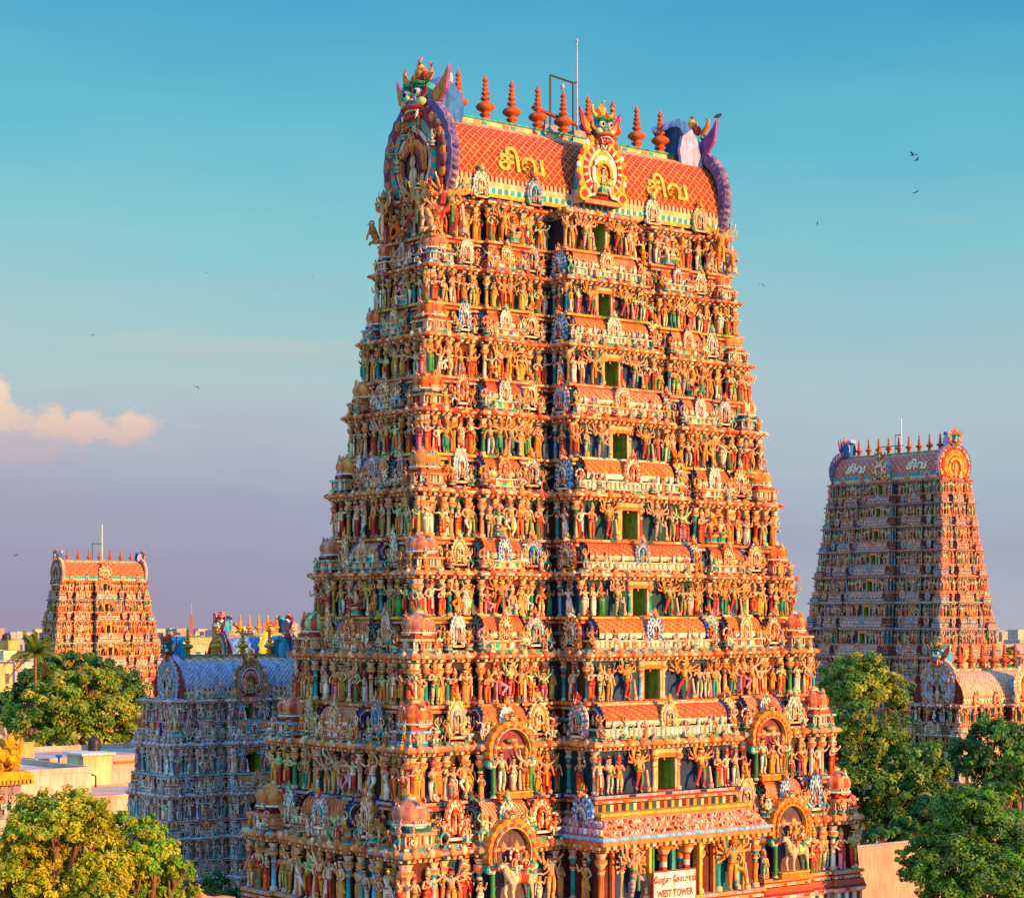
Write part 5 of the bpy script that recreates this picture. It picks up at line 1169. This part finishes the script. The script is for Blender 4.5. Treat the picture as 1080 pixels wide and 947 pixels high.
# ---------------------------------------------------------------- flat roofs and walls
def block(name,cat,label,px0,px1,pyt,Y,depth,hgt,c,parapet=0.,rot=TH,win=None,roofc=None,**k):
    """building whose front face spans px0..px1 at depth Y (its near corner), top at pyt"""
    x0,_,zt=at(px0,pyt,Y)
    kx=(px1-540)/F;ux,uy=math.cos(rot),math.sin(rot)
    wd=(kx*Y-x0)/(ux-kx*uy)
    e=empty(name,(x0,Y,0),rot,label=label,cat=cat,**k)
    g=G();b=max(0.,zt-hgt)
    box(g,0,wd,0,depth,b,zt,c)
    obj('wall',g,M_WALL,e)
    g=G();rc=roofc or tuple(min(1,q*1.1) for q in c)
    if parapet:
        t=.2
        for q in((0-.06,wd+.06,-.06,t),(0-.06,wd+.06,depth-t,depth+.06),(-.06,t,t,depth-t),(wd-t,wd+.06,t,depth-t)): box(g,*q,zt+.003,zt+parapet,c)
    else: box(g,-.25,wd+.25,-.25,depth+.25,zt+.003,zt+.2,rc)
    obj('roof',g,M_WALL,e)
    if win:
        n,rows=win
        for i in range(n):
            for j in range(rows):
                gw=G();ww=wd/n*.42;hh=1.2*min(1.5,hgt/10+.6);zz_=zt-2.0-j*3.1
                if zz_-hh<b: continue
                xc=wd*(i+.5)/n;box(gw,xc-ww/2,xc+ww/2,-.05,.05,zz_-hh/2,zz_+hh/2,hx('#3a3c44'));box(gw,xc-ww/2-.1,xc+ww/2+.1,-.3,.02,zz_+hh/2+.05,zz_+hh/2+.16,WHITE)
                obj('window',gw,M_METAL,e)
    return e
PW=hx('#d0a68c');PW2=hx('#c49a7c')
block('flat_roofed_hall','hall','long peach flat roofed hall below the dark round trees',92,215,842,150,9,14,PW,.15)
block('flat_roofed_hall','hall','low pale hall corner between gilded shrine and golden tree',18,96,818,152,14,12,hx('#c8ab98'),.4)
block('flat_roofed_hall','hall','wide terrace with pinkish parapet under the blue lamp post',38,250,806,185,16,14,hx('#c2a090'),.5)
block('roof_hut','hut','cream rooftop hut with a flat overhanging concrete slab',88,118,797,178,3.2,4,hx('#cfc090'),0,roofc=hx('#d8cfc0'))
block('gable_wall','wall','tall blank peach wall beside the gilded lion',8,36,784,190,.5,9,hx('#d39a5e'),.05)
block('market_shed','shed','orange roofed shed partly behind the blue tower',122,170,805,190,6,3,hx('#c87a30'),0,roofc=hx('#c86a2a'))
block('market_shed','shed','shed with a flat bright red sheet roof by the blue tower',128,175,795,215,6,4,hx('#a83024'),0,roofc=hx('#c42a1c'))
# barrel shed
x,y,z=at(36,800,215);B=empty('arched_shed',(x,y,0),TH,label='rust red arched shed roof under the dark trees',cat='shed')
g=G();t=np.linspace(0,PI,13);o=np.column_stack([2.1-2.1*np.cos(t),z-1.3+2.2*np.sin(t)])[::-1];extr(g,o,0,6,hx('#8a2f26'),hx('#9a3a2c'),ctr=(2.1,z-.6));obj('roof',g,M_WALL,B)
g=G();box(g,.1,4.1,.1,5.9,2,z-1.3,hx('#a07a66'));obj('wall',g,M_WALL,B)
x,y,z=at(62,817,180);B=empty('lamp_post',(x,y,z),0,label='blue post with a blue box lamp on the terrace',cat='lamp post')
g=G();tube(g,[(0,0,-1),(0,0,1.6)],.09,hx('#2a5aa8'),8);obj('post',g,M_METAL,B)
g=G();box(g,-.26,.26,-.16,.16,1.6,1.8,hx('#2a62b8'));box(g,-.2,.2,-.12,.12,1.5,1.6,hx('#2a62b8'));obj('lamp_box',g,M_METAL,B)
for i,(a,b,lab) in enumerate((((15,806),(72,814),'dark pipe rail running along the hall roof edge'),((45,812),(101,818),'dark pipe rail with a downturned end beside the cream hut'))):
    p=at(a[0],a[1]+4,168);q=at(b[0],b[1],160);r0=np.array(p);r1=np.array(q);g=G()
    pts=[r0-(0,0,1.2),r0,r0+(.3,0,.25),r1-(.3,0,-.1),r1,r1-(0,0,1.3)];c0=r0.copy()
    R_=empty('pipe_rail',tuple(c0),0,label=lab,cat='rail');tube(g,[p_-c0 for p_ in pts],.07,DARK,6);obj('pipe',g,M_METAL,R_)
block('boundary_wall','wall','cream compound wall below the trees on the right',868,1130,900,122,1.0,14,hx('#ac937c'),.12)
# town on the left horizon
HB=[(0,40,668,'#d8b060'),]
block('town_house','house','yellow house block at the left horizon edge',-40,8,680,420,14,22,hx('#d9a24a'),.8,win=(3,3))
block('town_house','house','tall cream house with roof tank room by the palm',4,30,690,400,12,22,hx('#d8c69a'),.7,win=(3,3))
block('roof_room','house','square ochre rooftop room above the cream houses',9,21,677,415,8,20,hx('#cfa05a'),.3)
block('town_house','house','pale pink house right behind the palm',16,46,702,380,12,20,hx('#cdb0a8'),.7,win=(3,2))
block('town_house','house','buff lower house with three storeys left of the trees',-30,13,704,360,12,20,hx('#d6b072'),.6,win=(4,4))
block('town_house','house','white washed house lowest at the left edge',-20,9,736,330,10,16,hx('#c8a898'),.6,win=(2,2))
block('town_house','house','long yellow house seen over the blue tower roof',168,238,683,520,12,16,hx('#b8a480'),.6,win=(6,2))
block('green_roof_house','house','house with a flat green roof edge on the horizon',190,226,672,640,12,14,hx('#a89a70'),0,roofc=hx('#2f8a6a'))
block('town_house','house','brick coloured house between the blue tower and the tallest tower',306,345,690,480,12,14,hx('#b0805e'),.6,win=(4,2))
block('town_house','house','lavender grey house on the skyline by the tallest tower',318,350,676,760,14,16,hx('#a08a90'),.6,win=(3,2))
block('town_house','house','orange house at the right edge of the skyline',1064,1120,694,420,12,14,hx('#c98a50'),.6,win=(4,2))
block('town_house','house','mauve house row on the right skyline beside the distant shaded tower',1046,1110,682,620,12,12,hx('#a08a94'),.5,win=(6,1))
for px,pyt,Y,lab in((202,648,700,'thin red and white lattice telecom mast over the blue tower roof'),(334,640,900,'faint lattice telecom mast beside the tallest tower')):
    x,y,z=at(px,pyt,Y);m=empty('telecom_mast',(x,y,0),0,label=lab,cat='mast');g=G();w0=.7*Y/700
    for i in range(10):
        za=z*.35+(z*.65)*i/10;zb_=z*.35+(z*.65)*(i+1)/10;wa=w0*(1-.06*i);wb_=w0*(1-.06*(i+1))
        for s in(-1,1): tube(g,[(s*wa,0,za),(s*wb_,0,zb_)],.14,hx('#a8605a'),4,cap=False)
        tube(g,[(-wa,0,za),(wb_,0,zb_)],.12,hx('#a8605a'),4,cap=False);tube(g,[(wa,0,za),(-wb_,0,zb_)],.12,hx('#a8605a'),4,cap=False)
    obj('lattice',g,M_METAL,m);g=G();tube(g,[(0,0,z),(0,0,z+4)],.1,GREY,4);obj('antenna',g,M_METAL,m)
x,y,z=at(231,655,560);m=empty('sculpted_pylon',(x,y,z),TH,label='pink twin horned top of a distant temple gate over the blue tower',cat='pylon')
g=G();box(g,-1.6,1.6,-1,1,-12,-1,hx('#b08080'));box(g,-1.5,-.5,-.6,.6,-1,2.2,hx('#b07078'));box(g,.5,1.5,-.6,.6,-1,2.6,hx('#b07880'));box(g,-1.7,1.7,-1.1,1.1,-1.0,-.6,PINK)
for zc_ in(.2,1.2): box(g,-1.55,1.55,-.62,.62,zc_,zc_+.2,CREAM)
obj('twin_top',g,M_PAINT,m)
# far low town and tree belt that read as one mass
rr=random.Random(5);g=G()
for i in range(900):
    Y=rr.uniform(420,2900);X=rr.uniform(-.34,.34)*Y;wd=rr.uniform(6,16);hh=rr.uniform(5,11)+ (rr.random()<.12)*6
    gg=G();box(gg,-wd/2,wd/2,-wd/2,wd/2,0,hh,hx(rr.choice(['#a89a8a','#a8937c','#a09898','#b0a698','#9a8478','#98949c','#a89a80','#9a8078','#8f98a4'])));g.put(gg,(1,1,1),TH,(X,Y,0))  # muted greys put the distance haze into the wall colours
obj('distant_town',g,M_WALL,kind='stuff',label='hazy low town spread to the horizon')

for i,(px,py,Y,lab) in enumerate(((3,676,418,'black water tank on the yellow house at the left edge'),(27,686,398,'black water tank on the tall cream house'),(92,797,179,'squat black water tank beside the cream rooftop hut'),(1072,690,422,'black water tank on the orange house at the right edge'))):
    x,y,z=at(px,py,Y);B=empty('water_tank',(x,y+3,z),0,label=lab,cat='water tank');r_=.9 if Y>300 else .55
    g=G();lathe(g,[(r_,-1.),(r_,0),(r_*1.03,.1),(r_,.25),(r_*1.03,.5),(r_,.8),(r_*1.03,1.05),(r_*.9,1.3),(r_*.4,1.5)],14,hx('#26262a'));obj('tank',g,M_METAL,B)
    g=G();lathe(g,[(r_*.4,1.5),(r_*.42,1.6),(.02,1.66)],10,hx('#303036'));obj('lid',g,M_METAL,B)
# ---------------------------------------------------------------- trees
def leaf_cloud(g,rng,ctr,rad,n,size,pal,sq=.85):
    """n small folded leaves in clumps over a lobed volume"""
    nc=max(14,int(n/60));u=rng.normal(size=(nc,3));u/=np.linalg.norm(u,axis=1)[:,None]
    u[:,2]=np.where(u[:,2]<-.5,-u[:,2],u[:,2])
    cp=np.array(ctr)+u*np.array([rad,rad,rad*sq])*(rng.uniform(.25,1.0,(nc,1))**.6*rng.choice([1,1,1,1.14,1.24],(nc,1)))
    cr=rad*rng.uniform(.16,.30,nc);ccol=rng.integers(0,len(pal),nc)
    idx=rng.integers(0,nc,n);q=rng.normal(size=(n,3));q/=np.linalg.norm(q,axis=1)[:,None]
    p=cp[idx]+q*cr[idx][:,None]*rng.uniform(.35,1.,(n,1))**.6*np.array([1,1,.75])
    nr=q*.7+u[idx]*.6+rng.normal(size=(n,3))*.45+np.array([0,0,.35]);nr/=np.linalg.norm(nr,axis=1)[:,None]
    a=np.cross(nr,rng.normal(size=(n,3)));a/=np.linalg.norm(a,axis=1)[:,None];b=np.cross(nr,a)
    s=size*rng.uniform(.6,1.25,(n,1))
    v=np.stack([p-a*s,p-b*s*.5+nr*s*.12,p+a*s,p+b*s*.5+nr*s*.12],1).reshape(-1,3)
    f=np.arange(n*4).reshape(n,4)
    c=np.array(pal)[ccol[idx]];c2=np.array(pal)[rng.integers(0,len(pal),n)];c=(c*.7+c2*.3)*rng.uniform(.75,1.2,(n,1))
    g.add(v,f,c)
def tree(label,Y,lobes,pal,trunk_px,dens=1.,leaf=2.6,group=None,name='leafy_tree',sq=.85,spread=.7):
    """lobes: (px,py,radius px[,depth offset])"""
    rng=np.random.default_rng(abs(hash(label))%1000 if False else sum(map(ord,label)))
    bx,by,_=at(trunk_px,650,Y);t=empty(name,(bx,Y,0),0,label=label,cat='tree',group=group)
    g=G();tg=G();org=np.array([bx,Y,0])
    tops=[]
    zmin=min(at(l[0],l[1],Y)[2]-l[2]/F*Y for l in lobes);fork=max(2.,zmin*.75)
    tube(tg,[(0,0,-.2),(.1,0,fork*.5),(0,.1,fork)],[.55,.42,.36],hx('#6a4a36'),9)
    for l in lobes:
        Yl=Y+(l[3] if len(l)>3 else rng.uniform(-1,1)*spread*l[2]/F*Y)
        x,y,z=at(l[0],l[1],Yl);r=l[2]/F*Yl
        n=int(dens*l[2]**2*PI/ (leaf*leaf*.5)*4.2)
        leaf_cloud(g,rng,np.array([x,y,z])-org,r,n,leaf/F*Y,pal,sq)
        e=np.array([x,y,z-.1*r])-org;m=np.array([e[0]*.45,e[1]*.45,fork+(e[2]-fork)*.55])
        tube(tg,[(0,.1,fork-.2),m,e],[.26,.17,.06],hx('#7a543c'),6)
        for k in range(5):
            d=rng.normal(size=3);d/=np.linalg.norm(d);d[2]=abs(d[2])*.6
            tube(tg,[m+(e-m)*rng.uniform(.3,.9),e+d*r*.75],[.07,.025],hx('#7a543c'),5)
    obj('trunk',tg,M_BARK,t);obj('crown',g,M_LEAF,t)
    return t
GOLDG=[hx(c) for c in('#a8b420','#bcb822','#8cac22','#cabc2a','#70a020','#b4a822')]
MIDG=[hx(c) for c in('#54882a','#64962e','#7a9c32','#94a034','#42742c','#a8a038')]
DARKG=[hx(c) for c in('#32642c','#3a7030','#467e34','#548832','#2c5834','#6c8e34')]
BRIGHT=[hx(c) for c in('#5ea81e','#7ab422','#92b426','#529422','#a8b022')]
tree('golden leafed tree low at the left edge in full sun',74,[(20,905,34),(62,872,36),(40,858,26),(96,880,30),(88,850,24),(50,915,40),(110,925,38),(5,935,36),(70,948,36),(22,878,24),(45,935,26),(62,955,26),(110,955,28),(20,962,28),(90,940,24)],GOLDG,45,leaf=2.4)
tree('bright green tree in front of the small blue tower',76,[(140,892,30),(165,905,28),(128,872,20),(175,935,30),(150,945,34),(188,918,16),(118,908,26),(160,878,18),(130,955,26),(165,960,26),(145,920,24)],BRIGHT+GOLDG[:2],150,leaf=2.4)
tree('round olive tree with sunlit top under the distant sunlit tower',235,[(60,745,32),(95,735,32),(120,755,28),(40,770,30),(80,775,34),(110,785,26),(20,765,22),(140,775,20),(70,722,22),(100,718,20)],MIDG+GOLDG[:3],80,leaf=2.5)
tree('dark green tree at the left end of the tree group',262,[(30,730,24),(15,752,22),(45,718,20),(5,745,16)],DARKG,28,leaf=2.4)
tree('dark green tree right of the round olive tree',255,[(125,725,24),(140,745,22),(110,708,18),(146,770,18),(130,790,22)],DARKG,128,leaf=2.4)
tree('small dark tree at the foot of the distant sunlit tower',272,[(70,702,18),(88,700,14),(52,706,14)],DARKG+MIDG[:2],70,leaf=2.4)
tree('yellow green tree rising highest right of the tallest tower',200,[(895,715,26),(915,708,22),(905,735,30),(930,730,22),(880,735,20),(945,745,16)],MIDG+GOLDG[:2],900,leaf=2.4)
tree('dark tree tucked between the yellow green tree and the pastel tower',208,[(952,738,18),(968,745,18),(940,758,18)],DARKG,955,leaf=2.4)
tree('tall feathery green tree beside the tallest tower',150,[(895,790,34),(930,790,36),(965,805,30),(905,830,36),(950,840,34),(985,815,22),(880,850,26),(925,870,30),(900,762,24),(965,870,28),(990,840,22)],MIDG+DARKG[:3],915,leaf=2.5)
tree('dense dark round tree in front of the pastel tower',138,[(1045,780,26),(1020,795,22),(1068,785,26),(1035,812,26),(1060,825,28),(1085,800,26)],DARKG+MIDG[:1],1045,leaf=2.5)
tree('bright tree clump at the right edge below the dark round tree',128,[(1072,805,18),(1082,825,22),(1058,838,16)],MIDG+BRIGHT[:2],1075,leaf=2.6)
tree('large green tree over the compound wall low on the right',104,[(1000,870,30),(1030,850,28),(1055,880,34),(1015,905,38),(975,925,26),(1050,925,38),(985,895,24),(1075,905,30),(1000,945,32),(1035,865,30),(960,905,14),(1075,945,30)],MIDG[:3]+DARKG[2:]+BRIGHT[:1],1020,leaf=2.3)
tree('dark tree low in the shade behind the compound wall',135,[(985,860,26),(1010,850,22),(960,880,22),(930,885,20),(890,880,16)],DARKG,960,leaf=2.6)
tree('dusty tree on the skyline right of the distant shaded tower',340,[(1062,692,10),(1056,702,10),(1070,708,10)],MIDG,1062,leaf=2.0)
tree('low green tree behind the blue tower by the horizon',300,[(318,694,12),(308,704,12),(330,706,12)],MIDG,318,leaf=2.2)
# small shrubs hiding the foot of the blue tower
tree('dark bush at the foot of the small blue tower',104,[(228,935,16),(205,940,14),(245,945,14)],DARKG,228,leaf=2.6,name='bush')
# palm
x,y,z=at(37,690,250);P=empty('palm_tree',(x,y,0),0,label='coconut palm with drooping golden fronds before the distant sunlit tower',cat='tree')
g=G();tube(g,[(0,0,0),(.3,0,z*.4),(.1,0,z*.75),(0,0,z)],[.3,.24,.2,.18],hx('#7a6450'),8);obj('trunk',g,M_BARK,P)
g=G();rng=np.random.default_rng(4)
for i in range(34):
    a=i*2.4;el=rng.uniform(-.5,1.25);ln=rng.uniform(3.4,4.8);pts=[]
    for k in range(9):
        s=k/8;r_=ln*s*math.cos(el)*(1-.15*s);pts.append(np.array([r_*math.cos(a),r_*math.sin(a),z+ln*s*math.sin(el)-1.9*s*s*(.6+.4*math.cos(el))]))
    col=hx('#7a8a2c') if el>.2 else hx('#a07a24')
    tube(g,pts,[.05]*8+[.015],hx('#8a7a3a'),4)
    for k in range(1,9):
        for sgn in(-1,1):
            for h in(0,.5):
                q=pts[k-1]*(1-h)+pts[k]*h;t_=pts[k]-pts[k-1];t_/=np.linalg.norm(t_);sd__=np.cross(t_,[0,0,1]);sd__/=np.linalg.norm(sd__)+1e-6
                tip=q+sgn*sd__*.95*(1-.06*k)+t_*.35+np.array([0,0,-.35]);g.add([q,q+t_*.24,tip],[(0,1,2)],np.array(col)*rng.uniform(.7,1.2))
obj('crown',g,M_LEAF,P)
# ---------------------------------------------------------------- birds
def bird(px,py,Y,span,bank,head,up,label):
    x,y,z=at(px,py,Y);B=empty('bird',(x,y,z),head,label=label,cat='bird',group='birds in flight')
    B.rotation_euler=(0,bank,head);g=G();c=hx('#2a2624');s=span/2
    tube(g,[(0,-.32*s,0),(0,-.2*s,.02*s),(0,.1*s,0),(0,.42*s,-.01*s)],[.02*s,.09*s,.1*s,.02*s],c,7)
    g.add([(-.03*s,.3*s,0),(.03*s,.3*s,0),(.14*s,.62*s,0),(-.14*s,.62*s,0)],[(0,1,2,3)],c)
    g.add([(-.03*s,.3*s,.02*s),(.03*s,.3*s,.02*s),(.14*s,.62*s,.015*s),(-.14*s,.62*s,.015*s)],[(3,2,1,0)],c)
    ob=obj('body',g,M_BIRD,B)
    for w_ in(-1,1):
        h=G();o=[(0,-.16),(.5,-.26),(1.,.05),(.55,.12),(0,.16)];th=[0,up,up*.55,up,0]
        v=[(w_*a*s,b*s,t*s) for (a,b),t in zip(o,th)]
        vv=v+[(p,q,r-.02*s) for p,q,r in v];fc=[(0,1,3,4),(1,2,3,-1),(9,8,6,5),(8,7,6,-1)]
        h.add(vv,fc,c);obj('wing',h,M_BIRD,B)
for a in((963,164,150,.95,.15,.6,.35,'dark bird gliding highest of the close pair right of the tallest tower'),(967,169,150,.8,-.6,1.0,.25,'dark banking bird just under the highest gliding bird'),(966,203,150,.9,-.45,.8,.1,'lone bird with straight tilted wings below the close pair'),(862,236,160,.4,.8,1.6,.3,'tiny bird nearest the top right corner of the tallest tower'),(804,300,110,.45,.2,.1,-.35,'bird with lowered wings beside the tallest tower edge'),(208,408,120,.5,.3,.5,-.2,'large dark bird above the pink cloud bank'),(98,354,150,.45,-.2,.8,.3,'bird flying alone high above the small cumulus cloud'),(237,455,170,.25,.1,.5,.3,'speck of a bird below the large dark bird'),(218,288,170,.35,.1,.4,.35,'small bird high in the empty sky left of the tower'),(330,292,170,.25,.3,.5,.3,'speck of a bird closest to the tower on its shaded side'),(293,305,170,.25,-.3,.5,.3,'faint bird speck just left of the one closest to the tower'),(168,517,170,.25,.2,.5,.3,'speck of a bird above the distant sunlit tower'),(17,586,150,.55,-.3,.9,.4,'low bird with raised wings left of the distant sunlit tower')): bird(*a)
p=world_pt(C0,TH,8.75,-2.12,CAMZ+26.02);B=empty('perched_bird',(p[0],p[1],p[2]+.12),2.4,label='black crow perched on the horn of the tower roof mask',cat='bird')
g=G();tube(g,[(0,-.2,.1),(0,-.1,.08),(0,.08,.02),(0,.35,-.1)],[.05,.09,.1,.03],BLACK,8);ell(g,(0,-.2,.16),(.06,.075,.06),BLACK,8,5);tube(g,[(0,-.26,.16),(0,-.38,.13)],[.025,.005],BLACK,5);tube(g,[(.03,0,0),(.03,0,-.14)],.012,BLACK,4);tube(g,[(-.03,0,0),(-.03,0,-.14)],.012,BLACK,4);obj('body',g,M_BIRD,B)
